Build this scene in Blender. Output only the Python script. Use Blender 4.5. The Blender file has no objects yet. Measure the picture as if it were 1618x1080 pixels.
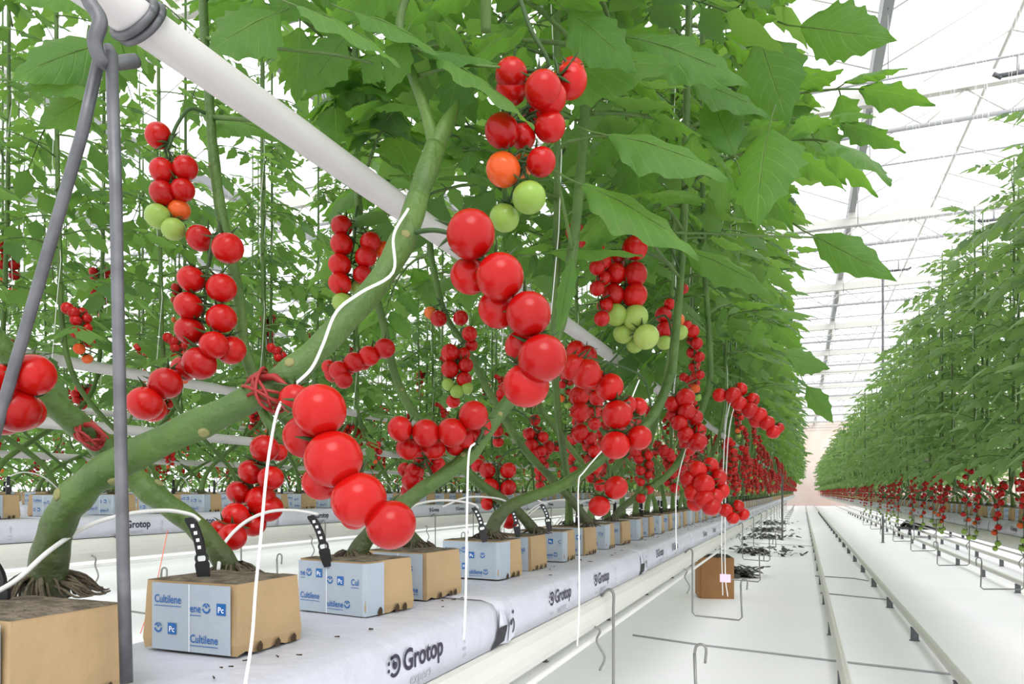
import bpy, math, random
import numpy as np
from mathutils import Vector, Matrix
PI = math.pi
random.seed(7)
SC = bpy.context.scene
COL = SC.collection

# ------------------------------------------------------------------ camera
F = 1150.0; W, H = 1618, 1080; HOR = 777.0; YAW = 0.3798
CAM = Vector((0, 0, 1.0))
cd = bpy.data.cameras.new('camera'); cam = bpy.data.objects.new('camera', cd); COL.objects.link(cam)
cd.sensor_fit = 'HORIZONTAL'; cd.sensor_width = 36; cd.lens = F / W * 36
cd.shift_y = (HOR - H / 2) / W; cd.clip_start = 0.02; cd.clip_end = 300
cam.location = CAM; cam.rotation_euler = (PI / 2, 0, YAW)
SC.camera = cam
# ------------------------------------------------------------------ world, light, exposure
wd = bpy.data.worlds.new('overcast_sky'); SC.world = wd; wd.use_nodes = True
nt = wd.node_tree; bg = nt.nodes['Background']
tc = nt.nodes.new('ShaderNodeTexCoord'); sp = nt.nodes.new('ShaderNodeSeparateXYZ'); rp = nt.nodes.new('ShaderNodeValToRGB')
nt.links.new(tc.outputs['Generated'], sp.inputs[0]); nt.links.new(sp.outputs['Z'], rp.inputs[0])
rp.color_ramp.elements[0].position = 0.0; rp.color_ramp.elements[0].color = (0.90, 0.93, 0.95, 1)
rp.color_ramp.elements[1].position = 0.7; rp.color_ramp.elements[1].color = (1.0, 1.0, 1.0, 1)
nt.links.new(rp.outputs[0], bg.inputs[0]); bg.inputs[1].default_value = 1.95
sd = bpy.data.lights.new('sun_through_cloud', 'SUN'); sun = bpy.data.objects.new('sun_through_cloud', sd); COL.objects.link(sun)
sd.energy = 1.8; sd.angle = math.radians(35); sd.color = (1, 0.98, 0.94); sun.rotation_euler = (math.radians(38), math.radians(28), 0); sun.location = (0, 0, 20)
SC.view_settings.view_transform = 'Standard'; SC.view_settings.look = 'None'; SC.view_settings.gamma = 1
SC.view_settings.use_curve_mapping = False; SC.view_settings.exposure = 0.0
SC.cycles.max_bounces = 8; SC.cycles.diffuse_bounces = 4; SC.cycles.transparent_max_bounces = 8; SC.cycles.transmission_bounces = 4

# ------------------------------------------------------------------ helpers
SA, CA = math.sin(YAW), math.cos(YAW)
def at(u, v, d):
    l = (u - 809) / F * d
    return Vector((-d * SA + l * CA, d * CA + l * SA, 1.0 + (HOR - v) / F * d))

class MB:
    """collects pieces and links them as one mesh"""
    def __init__(s): s.V = []; s.F = []; s.U = []; s.n = 0
    def add(s, V, Fs, m=0, uv=None):
        V = np.asarray(V, float).reshape(-1, 3)
        s.V.append(V); s.U.append(np.zeros((len(V), 2)) if uv is None else np.asarray(uv, float))
        if isinstance(Fs, np.ndarray): s.F.append((Fs + s.n, m))
        else:
            by = {}
            for f in Fs: by.setdefault(len(f), []).append(f)
            for k, fs in by.items(): s.F.append((np.array(fs, int) + s.n, m))
        s.n += len(V); return s
    def merge(s, o, M=None, m=None):
        for i, (V, U) in enumerate(zip(o.V, o.U)):
            if M is not None:
                A = np.array(M); V = V @ A[:3, :3].T + A[:3, 3]
            s.V.append(V); s.U.append(U)
        for f, mm in o.F: s.F.append((f + s.n, mm if m is None else m))
        s.n += o.n; return s
    def box(s, c, d, m=0, M=None):
        V = np.array([[x, y, z] for x in (-.5, .5) for y in (-.5, .5) for z in (-.5, .5)]) * np.array(d) 
        if M is not None: V = V @ np.array(M.to_3x3()).T
        V = V + np.array(c)
        return s.add(V, np.array([[0, 1, 3, 2], [4, 6, 7, 5], [0, 4, 5, 1], [2, 3, 7, 6], [0, 2, 6, 4], [1, 5, 7, 3]]), m)
    def tube(s, P, R, n=8, m=0, cap=True):
        P = np.array([tuple(p) for p in P], float); k = len(P)
        R = np.full(k, R, float) if np.isscalar(R) else np.array(R, float)
        T = np.gradient(P, axis=0); T /= np.maximum(np.linalg.norm(T, axis=1)[:, None], 1e-9)
        a = np.array([0, 0, 1.0]) if abs(T[0][2]) < .9 else np.array([1.0, 0, 0])
        N = np.cross(T[0], a); N /= np.linalg.norm(N); V = []; UV = []
        an = np.linspace(0, 2 * PI, n, endpoint=False)
        for i in range(k):
            N = N - T[i] * N.dot(T[i]); N /= max(np.linalg.norm(N), 1e-9); B = np.cross(T[i], N)
            V.append(P[i] + R[i] * (np.cos(an)[:, None] * N + np.sin(an)[:, None] * B))
            UV += [(j / n, i / k) for j in range(n)]
        V = np.concatenate(V); i = np.arange(k - 1)[:, None] * n; j = np.arange(n)[None]
        Q = np.stack([i + j, i + (j + 1) % n, i + n + (j + 1) % n, i + n + j], -1).reshape(-1, 4)
        b = s.n; s.add(V, Q, m, UV)
        if cap: s.F.append((np.array([list(range(n))[::-1]]) + b, m)); s.F.append((np.array([list(range(n))]) + b + (k - 1) * n, m))
        return s
    def extrude(s, prof, ys, m=0, scale=None, cen=None, close=True):
        """profile of (x,z) swept along y; scale(y) shrinks it about cen"""
        prof = np.array(prof, float); n = len(prof); V = []
        for y in ys:
            k = 1 if scale is None else scale(y)
            p = (prof - cen) * k + cen if cen is not None else prof
            V.append(np.stack([p[:, 0], np.full(n, y), p[:, 1]], 1))
        V = np.concatenate(V); k = len(ys)
        i = np.arange(k - 1)[:, None] * n; j = np.arange(n if close else n - 1)[None]
        Q = np.stack([i + j, i + n + j, i + n + (j + 1) % n, i + (j + 1) % n], -1).reshape(-1, 4)
        b = s.n; s.add(V, Q, m)
        if close: s.F.append((np.array([list(range(n))]) + b, m)); s.F.append((np.array([list(range(n))[::-1]]) + b + (k - 1) * n, m))
        return s
    def mesh(s, name, mats, smooth=True):
        me = bpy.data.meshes.new(name)
        V = np.concatenate(s.V); U = np.concatenate(s.U)
        L = np.concatenate([f.ravel() for f, _ in s.F]); sz = np.concatenate([np.full(len(f), f.shape[1]) for f, _ in s.F])
        mi = np.concatenate([np.full(len(f), m) for f, m in s.F])
        st = np.concatenate([[0], np.cumsum(sz)[:-1]])
        me.vertices.add(len(V)); me.vertices.foreach_set('co', V.ravel())
        me.loops.add(len(L)); me.loops.foreach_set('vertex_index', L.astype(np.int32))
        me.polygons.add(len(sz)); me.polygons.foreach_set('loop_start', st.astype(np.int32)); me.polygons.foreach_set('loop_total', sz.astype(np.int32))
        me.polygons.foreach_set('material_index', mi.astype(np.int32))
        me.polygons.foreach_set('use_smooth', np.full(len(sz), smooth))
        uv = me.uv_layers.new(name='UVMap'); uv.data.foreach_set('uv', U[L].ravel())
        for m in (mats if isinstance(mats, (list, tuple)) else [mats]): me.materials.append(m)
        me.update(calc_edges=True); me.validate()
        return me
    def build(s, name, mats, parent=None, smooth=True, loc=None):
        return link(name, s.mesh(name, mats, smooth), parent, loc)

def link(name, data, parent=None, loc=None):
    o = bpy.data.objects.new(name, data); COL.objects.link(o)
    if parent: o.parent = parent
    if loc is not None: o.location = loc
    return o
def tag(o, label=None, cat=None, group=None, kind=None):
    if label: o['label'] = label
    if cat: o['category'] = cat
    if group: o['group'] = group
    if kind: o['kind'] = kind
    return o
def thing(name, label, cat, loc=(0, 0, 0), rz=0, group=None):
    o = bpy.data.objects.new(name, None); COL.objects.link(o); o.empty_display_size = .05
    o.location = loc; o.rotation_euler = (0, 0, rz); return tag(o, label, cat, group)
KIDS = {}
def tree_of(root):                      # remember a prototype's children once
    KIDS[root.name] = [(c, [g for g in c.children]) for c in root.children]
def copy_tree(root):
    r = root.copy(); COL.objects.link(r)
    for c, gs in KIDS[root.name]:
        k = c.copy(); COL.objects.link(k); k.parent = r
        for g in gs:
            q = g.copy(); COL.objects.link(q); q.parent = k
    return r
def smooth_path(P, n=6):
    """Catmull-Rom through rows of numbers"""
    P = np.array(P, float); out = []
    Q = np.vstack([2 * P[0] - P[1], P, 2 * P[-1] - P[-2]])
    for i in range(1, len(Q) - 2):
        for t in np.linspace(0, 1, n, endpoint=False):
            a, b, c, d = Q[i - 1], Q[i], Q[i + 1], Q[i + 2]
            out.append(.5 * (2 * b + (c - a) * t + (2 * a - 5 * b + 4 * c - d) * t * t + (3 * b - a - 3 * c + d) * t ** 3))
    out.append(P[-1]); return np.array(out)

# ------------------------------------------------------------------ materials
def mat(name, col, rough=.5, metal=0, spec=.4, noise=None, bump=None, coat=0, emit=None):
    """noise=(scale, amount, colour2); bump=(scale, strength)"""
    m = bpy.data.materials.new(name); m.use_nodes = True; t = m.node_tree; b = t.nodes['Principled BSDF']
    b.inputs['Base Color'].default_value = (*col, 1); b.inputs['Roughness'].default_value = rough
    b.inputs['Metallic'].default_value = metal; b.inputs['Specular IOR Level'].default_value = spec
    b.inputs['Coat Weight'].default_value = coat; b.inputs['Coat Roughness'].default_value = .15
    if noise or bump:
        tx = t.nodes.new('ShaderNodeTexCoord')
    if noise:
        n = t.nodes.new('ShaderNodeTexNoise'); n.inputs['Scale'].default_value = noise[0]; n.inputs['Detail'].default_value = 5
        r = t.nodes.new('ShaderNodeValToRGB'); r.color_ramp.elements[0].position = .38; r.color_ramp.elements[1].position = .62
        x = t.nodes.new('ShaderNodeMixRGB'); x.inputs[1].default_value = (*col, 1); x.inputs[2].default_value = (*noise[2], 1)
        mu = t.nodes.new('ShaderNodeMath'); mu.operation = 'MULTIPLY'; mu.inputs[1].default_value = noise[1]
        t.links.new(tx.outputs['Object'], n.inputs['Vector']); t.links.new(n.outputs['Fac'], r.inputs[0]); t.links.new(r.outputs[0], mu.inputs[0])
        t.links.new(mu.outputs[0], x.inputs[0]); t.links.new(x.outputs[0], b.inputs['Base Color'])
    if bump:
        n2 = t.nodes.new('ShaderNodeTexNoise'); n2.inputs['Scale'].default_value = bump[0]; n2.inputs['Detail'].default_value = 4
        bp = t.nodes.new('ShaderNodeBump'); bp.inputs['Strength'].default_value = bump[1]; bp.inputs['Distance'].default_value = .01
        t.links.new(tx.outputs['Object'], n2.inputs['Vector']); t.links.new(n2.outputs['Fac'], bp.inputs['Height']); t.links.new(bp.outputs[0], b.inputs['Normal'])
    return m

def leaf_material(name, c1, c2, trans=.42, tcol=(.22, .50, .05), veins=True):
    m = bpy.data.materials.new(name); m.use_nodes = True; t = m.node_tree; N = t.nodes; L = t.links
    b = N['Principled BSDF']; b.inputs['Roughness'].default_value = .5; b.inputs['Specular IOR Level'].default_value = .35
    g = N.new('ShaderNodeNewGeometry'); mx = N.new('ShaderNodeMixRGB'); mx.inputs[1].default_value = (*c1, 1); mx.inputs[2].default_value = (*c2, 1)
    L.new(g.outputs['Random Per Island'], mx.inputs[0]); col = mx.outputs[0]
    if veins:
        uv = N.new('ShaderNodeUVMap'); s = N.new('ShaderNodeSeparateXYZ'); L.new(uv.outputs[0], s.inputs[0])
        def M(op, a, b_=None, c=None):
            n = N.new('ShaderNodeMath'); n.operation = op
            for k, x in enumerate((a, b_, c)):
                if x is None: continue
                if isinstance(x, (int, float)): n.inputs[k].default_value = x
                else: L.new(x, n.inputs[k])
            return n.outputs[0]
        ax = M('ABSOLUTE', M('SUBTRACT', s.outputs[0], .5))              # 0 at the midrib .. 0.5 at the edge
        mid = M('SMOOTH_MAX', M('SUBTRACT', 1, M('MULTIPLY', ax, 28)), 0, .05)
        ph = M('FRACT', M('SUBTRACT', M('MULTIPLY', s.outputs[1], 8), M('MULTIPLY', ax, 3.6)))
        side = M('MAXIMUM', M('SUBTRACT', 1, M('MULTIPLY', M('ABSOLUTE', M('SUBTRACT', ph, .5)), 9)), 0)
        v = M('MAXIMUM', mid, M('MULTIPLY', side, .55))
        m2 = N.new('ShaderNodeMixRGB'); L.new(M('MULTIPLY', v, .28), m2.inputs[0]); L.new(col, m2.inputs[1]); m2.inputs[2].default_value = (.30, .48, .14, 1); col = m2.outputs[0]
        nz = N.new('ShaderNodeTexNoise'); nz.inputs['Scale'].default_value = 60
        tx = N.new('ShaderNodeTexCoord'); L.new(tx.outputs['Object'], nz.inputs['Vector'])
        bp = N.new('ShaderNodeBump'); bp.inputs['Strength'].default_value = .5; bp.inputs['Distance'].default_value = .002
        L.new(M('SUBTRACT', M('MULTIPLY', nz.outputs['Fac'], .8), v), bp.inputs['Height']); L.new(bp.outputs[0], b.inputs['Normal'])
    L.new(col, b.inputs['Base Color'])
    tr = N.new('ShaderNodeBsdfTranslucent'); tr.inputs[0].default_value = (*tcol, 1)
    ms = N.new('ShaderNodeMixShader'); ms.inputs[0].default_value = trans
    L.new(b.outputs[0], ms.inputs[1]); L.new(tr.outputs[0], ms.inputs[2]); L.new(ms.outputs[0], N['Material Output'].inputs[0])
    return m

def fruit_material(name, c1, c2, rough=.24):
    m = bpy.data.materials.new(name); m.use_nodes = True; t = m.node_tree; N = t.nodes; L = t.links; b = N['Principled BSDF']
    oi = N.new('ShaderNodeObjectInfo'); mx = N.new('ShaderNodeMixRGB'); mx.inputs[1].default_value = (*c1, 1); mx.inputs[2].default_value = (*c2, 1)
    L.new(oi.outputs['Random'], mx.inputs[0]); L.new(mx.outputs[0], b.inputs['Base Color'])
    b.inputs['Roughness'].default_value = rough; b.inputs['Specular IOR Level'].default_value = .3
    b.inputs['Subsurface Weight'].default_value = .08; b.inputs['Subsurface Radius'].default_value = (1, .25, .1); b.inputs['Subsurface Scale'].default_value = .008
    return m
M = {}
M['leaf'] = leaf_material('leaf_green', (.02, .075, .02), (.095, .215, .038), trans=.42, tcol=(.22, .46, .04))
M['leaf_far'] = leaf_material('leaf_green_bushy', (.02, .07, .024), (.11, .215, .05), trans=.42, tcol=(.25, .47, .07), veins=False)
M['leaf_right'] = leaf_material('leaf_green_haze_pale', (.05, .115, .045), (.17, .27, .10), trans=.42, tcol=(.32, .52, .12), veins=False)  # right-hand leaves: veil of haze and glare mixed into a paler, greyer green
M['stem'] = mat('stem_green', (.085, .155, .028), .5, noise=(9, .8, (.05, .10, .02)), bump=(60, .35))
M['stem_base'] = mat('stem_base_olive', (.055, .085, .025), .7, noise=(25, .8, (.05, .045, .02)), bump=(90, .6))
M['root'] = mat('root_brown', (.045, .034, .022), .9, noise=(60, 1, (.12, .10, .065)), bump=(120, 1))
M['stalk'] = mat('truss_stalk_green', (.035, .075, .018), .6)
M['scar'] = mat('leaf_scar_tan', (.20, .20, .075), .8)
M['red'] = fruit_material('tomato_red', (.34, .0025, .002), (.46, .005, .003))
M['orange'] = fruit_material('tomato_orange', (.62, .06, .010), (.60, .13, .02))
M['green'] = fruit_material('tomato_green', (.20, .33, .05), (.30, .40, .09))
M['white'] = mat('ground_film_white', (.95, .93, .97), .55, noise=(1.3, .5, (.90, .89, .94)), bump=(5, .35))
M['gutter'] = mat('gutter_white_paint', (.62, .615, .57), .4, noise=(4, .5, (.57, .57, .53)))
M['slab'] = mat('slab_film_white', (.53, .54, .61), .42, bump=(14, .7), noise=(6, .6, (.48, .49, .56)))
M['slab_dark'] = mat('slab_film_inner_black', (.02, .02, .025), .35)
M['ink'] = mat('ink_dark_violet', (.025, .02, .045), .5)
M['ink_grey'] = mat('ink_grey', (.38, .38, .42), .6)
M['blue'] = mat('ink_blue', (.005, .105, .35), .5)
M['sleeve'] = mat('sleeve_pale_blue', (.33, .39, .455), .5, noise=(12, .6, (.37, .42, .47)), bump=(20, .3))
M['sleevew'] = mat('print_white', (.85, .88, .92), .5)
M['tan'] = mat('block_tan_paper', (.41, .285, .15), .75, noise=(10, .6, (.345, .24, .125)), bump=(40, .25))
M['wool'] = mat('block_top_mineral_wool', (.17, .14, .10), .95, noise=(60, 1, (.08, .065, .045)), bump=(140, .8))
M['stain'] = mat('stain_dark_brown', (.05, .03, .015), .9)
M['pipe'] = mat('pipe_white_paint', (.56, .54, .53), .38, noise=(7, .5, (.50, .48, .47)))
M['galv'] = mat('galvanised_steel', (.15, .152, .165), .45, metal=.5, noise=(40, .7, (.09, .092, .10)))
M['wire'] = mat('wire_grey', (.22, .22, .21), .4, metal=.5)
M['black'] = mat('dripper_black_plastic', (.012, .012, .014), .35)
M['hose'] = mat('hose_white_plastic', (.62, .62, .60), .4)
M['twine'] = mat('twine_white', (.86, .86, .84), .8)
M['clip'] = mat('clip_dark_red', (.25, .012, .01), .45)
M['card'] = mat('cardboard_brown', (.36, .18, .075), .8, noise=(8, .5, (.30, .15, .06)))
M['tag'] = mat('tag_pink', (.85, .62, .80), .6)
M['debris'] = mat('dry_leaves_grey', (.08, .085, .065), .9)
M['steel'] = mat('roof_steel_white', (.62, .60, .56), .5, metal=.1)
M['cable'] = mat('truss_chord_grey', (.36, .36, .37), .5, metal=.3)
M['wallm'] = mat('end_wall_panels', (.62, .47, .40), .6, noise=(.5, .7, (.66, .58, .53)))
M['yellow'] = mat('flower_yellow', (.85, .75, .08), .6)
# glass
def glass():
    m = bpy.data.materials.new('roof_glass'); m.use_nodes = True; t = m.node_tree; N = t.nodes; L = t.links
    N.remove(N['Principled BSDF']); tr = N.new('ShaderNodeBsdfTransparent'); tl = N.new('ShaderNodeBsdfTranslucent'); gl = N.new('ShaderNodeBsdfGlossy')
    tr.inputs[0].default_value = (.98, .99, 1, 1); tl.inputs[0].default_value = (.95, .97, 1, 1); gl.inputs['Roughness'].default_value = .1
    a = N.new('ShaderNodeMixShader'); a.inputs[0].default_value = .12; L.new(tr.outputs[0], a.inputs[1]); L.new(tl.outputs[0], a.inputs[2])
    b = N.new('ShaderNodeMixShader'); b.inputs[0].default_value = .04; L.new(a.outputs[0], b.inputs[1]); L.new(gl.outputs[0], b.inputs[2])
    L.new(b.outputs[0], N['Material Output'].inputs[0]); return m
M['glass'] = glass()

# ------------------------------------------------------------------ the setting
YEND = 57.0
fl = MB(); fl.add([(-26, -4, 0), (14, -4, 0), (14, YEND, 0), (-26, YEND, 0)], [(0, 1, 2, 3)])
tag(fl.build('floor', M['white']), kind='structure')
wl = MB(); wl.box((-6, YEND + .1, 3.0), (40, .2, 6.0))
tag(wl.build('wall_back', M['wallm']), kind='structure')
PITCH = 3.2; GX = [0.8 + PITCH * k for k in range(-6, 5)]
gm = MB(); gb = MB()
for gx in GX[:-1]:
    for (xa, za), (xb, zb) in (((gx, 6.0), (gx + PITCH / 2, 6.75)), ((gx + PITCH / 2, 6.75), (gx + PITCH, 6.0))):
        gm.add([(xa, -4, za), (xb, -4, zb), (xb, YEND, zb), (xa, YEND, za)], [(0, 1, 2, 3)])
        for k in range(0, 56):
            y = -3.5 + k * 1.09
            gb.tube([(xa, y, za - .02), (xb, y, zb - .02)], .011, 4)
tag(gm.build('ceiling', M['glass'], smooth=False), kind='structure')
tag(gb.build('trim_1', M['steel']), kind='structure')

# roof beams and trusses
for i, gx in enumerate(GX):
    if gx < -16 or gx > 12: continue
    b = MB(); b.extrude([(gx - .07, 5.98), (gx - .05, 5.86), (gx + .05, 5.86), (gx + .07, 5.98)], np.linspace(-4, YEND, 8))
    o = b.build('roof_gutter_beam', M['cable'], smooth=False)
    side = 'right of the aisle' if gx > 1 else ('above the aisle' if gx > 0 else 'left of the aisle, above the vines')
    tag(o, 'long grey roof gutter beam under the glass, %s' % side, 'roof beam', 'roof gutter beams running down the glasshouse')
for i, gx in enumerate(GX[:-1]):
    x = gx + PITCH / 2
    if x < -16 or x > 12: continue
    b = MB(); b.tube([(x, -4, 6.71), (x, YEND, 6.71)], .025, 6)
    tag(b.build('ridge_bar', M['steel']), 'thin pale ridge bar running down the length of the glass roof', 'roof bar', 'ridge bars at the peaks of the glass roof')
NTR = 13; tr0 = None
def truss_proto():
    r = thing('roof_truss', 'x', 'roof truss')
    a = MB(); a.box((-3, 0, 5.70), (30, .10, .15)); a.build('top_chord', M['steel'], r, smooth=False)
    a = MB(); a.tube([(-18, 0, 5.29), (12, 0, 5.29)], .028, 8); a.build('bottom_chord', M['cable'], r)
    a = MB(); x = -18.0
    while x < 12:
        a.tube([(x, 0, 5.29), (x + .42, 0, 5.63)], .011, 5); a.tube([(x + .42, 0, 5.63), (x + .84, 0, 5.29)], .011, 5); x += .84
    a.build('web', M['steel'], r)
    for bx in GX:
        if -18 < bx < 12:
            a = MB(); a.box((bx, 0, 5.82), (.12, .12, .12)); a.box((bx, 0, 5.46), (.035, .035, .33)); a.build('bracket', M['steel'], r, smooth=False)
    tree_of(r); return r
for k in range(NTR):
    r = truss_proto() if k == 0 else copy_tree(tr0)
    if k == 0: tr0 = r
    r.location = (0, 1.1 + 4.3 * k, 0)
    if k == 2: r['label'] = 'nearest lattice roof truss in full view at upper right, thick white top chord'
    elif k == 3: r['label'] = 'second lattice roof truss from the top, crossing beyond the nearest one'
    elif k == 4: r['label'] = 'third lattice roof truss from the top over the aisle'
    elif k < 2: r['label'] = 'lattice roof truss overhead near the camera, mostly hidden by leaves'; r['group'] = 'roof trusses overhead'
    else: r['label'] = 'small distant lattice roof truss crossing above the far aisle'; r['group'] = 'distant roof trusses'
# thin hanging cables and screen wires across the house
for k in range(22):
    y = 8.2 + k * 2.15
    b = MB(); b.tube([(-14, y, 5.15), (9, y, 5.15)], .012, 5); [b.tube([(gx_, y, 5.15), (gx_, y, 5.90)], .006, 4) for gx_ in GX if -13 < gx_ < 9]
    tag(b.build('screen_wire', M['cable']), 'thin wire stretched across the house below the roof trusses', 'wire', 'cross wires below the roof trusses')
for (x, y) in ((1.9, 8.2), (.45, 12.5), (1.6, 14.7), (3.0, 8.2), (2.6, 12.5)):
    r = thing('fog_nozzle', 'small grey fog nozzle hanging under a cross wire below the roof', 'nozzle', (x, y, 5.15), 0, 'fog nozzles under the roof')
    a = MB(); a.tube([(0, 0, 0), (0, 0, -.16)], .012, 6); a.build('drop_pipe', M['cable'], r)
    a = MB(); a.tube([(-.16, 0, -.17), (.16, 0, -.17)], .022, 8); a.tube([(-.2, 0, -.14), (-.13, 0, -.19)], .02, 6); a.tube([(.2, 0, -.14), (.13, 0, -.19)], .02, 6); a.build('nozzle_head', M['galv'], r)

# ------------------------------------------------------------------ lettering
_txt = {}
def text(s, size=1.0, bold=0.0):
    key = (s, bold)
    if key not in _txt:
        cu = bpy.data.curves.new('letters', 'FONT'); cu.body = s; cu.offset = bold; cu.resolution_u = 3
        ob = bpy.data.objects.new('letters', cu); COL.objects.link(ob)
        bpy.context.view_layer.update()
        me = bpy.data.meshes.new_from_object(ob.evaluated_get(bpy.context.evaluated_depsgraph_get()))
        V = np.array([v.co[:] for v in me.vertices]); Fs = [tuple(p.vertices) for p in me.polygons]
        bpy.data.objects.remove(ob); bpy.data.meshes.remove(me); bpy.data.curves.remove(cu)
        _txt[key] = (V, Fs)
    V, Fs = _txt[key]
    return V[:, :2] * size, Fs
def put2d(mb, V2, Fs, o, xd, yd, m):
    o, xd, yd = map(np.array, (o, xd, yd)); mb.add(o + V2[:, :1] * xd + V2[:, 1:2] * yd, Fs, m)
def put_text(mb, s, size, o, xd, yd, m, bold=0.012, sx=1.0):
    V, Fs = text(s, 1.0, bold); put2d(mb, V * np.array([size * sx, size]), Fs, o, xd, yd, m); return V[:, 0].max() * size * sx
def ring2d(r0, r1, a0=0, a1=2 * PI, n=24, c=(0, 0)):
    a = np.linspace(a0, a1, n + 1); V = np.concatenate([np.stack([c[0] + r0 * np.cos(a), c[1] + r0 * np.sin(a)], 1), np.stack([c[0] + r1 * np.cos(a), c[1] + r1 * np.sin(a)], 1)])
    return V, [(i, n + 1 + i, n + 2 + i, i + 1) for i in range(n)]
def disc2d(r, c=(0, 0), n=14):
    a = np.linspace(0, 2 * PI, n, endpoint=False); return np.stack([c[0] + r * np.cos(a), c[1] + r * np.sin(a)], 1), [tuple(range(n))]
def rect2d(x0, y0, x1, y1): return np.array([(x0, y0), (x1, y0), (x1, y1), (x0, y1)], float), [(0, 1, 2, 3)]

# ------------------------------------------------------------------ growing slabs and gutters
SL = 1.12                                    # slab length
PROF = [(.150, .002), (.151, .030), (.148, .058), (.140, .069), (.120, .0750), (.06, .0757), (0, .0760), (-.06, .0757), (-.120, .0750), (-.140, .069), (-.148, .058), (-.151, .030), (-.150, .002)]
def slab_mesh(seed):
    rnd = random.Random(seed); mb = MB(); n = 40; ys = np.linspace(.0008, SL - .0008, n)
    P = np.array(PROF)
    def sc(y):
        e = min(y, SL - y); return 1 - .035 * math.exp(-(e / .012) ** 2)
    cen = np.array([0, .02]); V = []
    for y in ys:
        p = (P - cen) * sc(y) + cen; p[:, 1] = np.maximum(p[:, 1], .001)
        w = .0012 * math.sin(y * 17 + seed) ; p[4:9, 1] += w - .0012
        V.append(np.stack([p[:, 0], np.full(len(P), y), p[:, 1]], 1))
    V = np.concatenate(V); m = len(P); i = np.arange(n - 1)[:, None] * m; j = np.arange(m)[None]
    Q = np.stack([i + j, i + (j + 1) % m, i + m + (j + 1) % m, i + m + j], -1).reshape(-1, 4)
    mb.add(V, Q, 0); mb.F.append((np.array([list(range(m))[::-1]]), 1)); mb.F.append((np.array([list(range(m))]) + (n - 1) * m, 1))
    for sx in (1, -1):                        # print on both long sides
        X = .1518 * sx; yd = (0, 0, 1); xd = (0, sx, 0)
        def Y(y): return y if sx > 0 else SL - y
        for y0 in ((.40, .80) if seed == 0 else (.275, .60)):
            o = (X, Y(y0), .030)
            c = (-.016, .012)
            for V2, Fs in (ring2d(.0095, .014, -2.4, 2.2, 24, c), disc2d(.0048, (c[0] + .001, c[1])), disc2d(.0026, (c[0] - .0135, c[1] + .005)), disc2d(.0024, (c[0] - .0135, c[1] - .004)), disc2d(.0026, (c[0] - .008, c[1] + .0105)), rect2d(c[0] - .0045, c[1] + .001, c[0] - .001, c[1] + .0075)):
                put2d(mb, V2, Fs, o, xd, yd, 2)
            put_text(mb, 'Grotop', .038, (X, Y(y0 + .004), .030), xd, yd, 2, .022, .92)
            put_text(mb, 'expert', .022, (X, Y(y0 + .022), .008), xd, yd, 3, 0, .95)
            put_text(mb, 'made', .012, (X, Y(y0 - .026), .009), xd, yd, 3, 0, .9)
        for y1 in ((.60, .98) if seed == 0 else (.44, .78)):                 # small handling marks, an arrow and lines
            o = (X, Y(y1), .02)
            put2d(mb, np.array([(0, .034), (.005, .028), (-.005, .028)]), [(0, 1, 2)], o, xd, yd, 3)
            put2d(mb, *rect2d(-.001, .012, .001, .028), o, xd, yd, 3)
            put_text(mb, 'top', .009, (X, Y(y1 - .008), .022), xd, yd, 3, 0)
            put_text(mb, 'pull', .008, (X, Y(y1 - .006), .012), xd, yd, 3, 0)
        o = (X - .006 * sx, Y(.022), .036)     # logo cut by the folded end
        for V2, Fs in (ring2d(.009, .015, -1.6, 1.6, 16, (0, 0)), disc2d(.005), rect2d(-.012, -.028, .012, -.018)):
            put2d(mb, V2, Fs, o, xd, yd, 2)
    return mb.mesh('growing_slab', [M['slab'], M['slab_dark'], M['ink'], M['ink_grey']])
SLABS = [slab_mesh(k) for k in range(3)]
def sleeve_fold(parent, sx=1):
    """torn folded film corner at a slab end"""
    mb = MB()
    V = [(.152, -.010, .004), (.156, .020, .002), (.155, .034, .030), (.153, .018, .046), (.150, .000, .060), (.159, .006, .022)]
    mb.add(V, [(0, 1, 5), (1, 2, 5), (2, 3, 5), (3, 4, 5), (4, 0, 5)], 0)
    V = np.array([(.1535, -.050, .001), (.1600, -.006, .010), (.1605, .004, .026), (.1590, .010, .034), (.1545, -.012, .032), (.1540, -.030, .014)])
    mb.add(V, [(0, 1, 5), (1, 2, 4, 5), (2, 3, 4)], 1)
    V = np.array([(.1600, .012, .004), (.1610, .036, .012), (.1600, .040, .034), (.1600, .030, .048), (.1590, .036, .058), (.1590, .028, .060), (.1600, .018, .034)])
    mb.add(V, [(0, 1, 6), (1, 2, 6), (2, 3, 6), (3, 4, 5), (3, 5, 6)], 0)
    put2d(mb, *ring2d(.010, .014, -1.2, 1.2, 10, (0, 0)), (.1618, .022, .030), (0, 1, 0), (0, 0, 1), 2)
    put2d(mb, *disc2d(.005, (0, 0)), (.1620, .020, .036), (0, 1, 0), (0, 0, 1), 2); put2d(mb, *disc2d(.0035, (0, 0)), (.1612, .030, .052), (0, 1, 0), (0, 0, 1), 2)
    return mb.build('folded_end_flap', [M['slab'], M['slab_dark'], M['ink']], parent, smooth=False)

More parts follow.
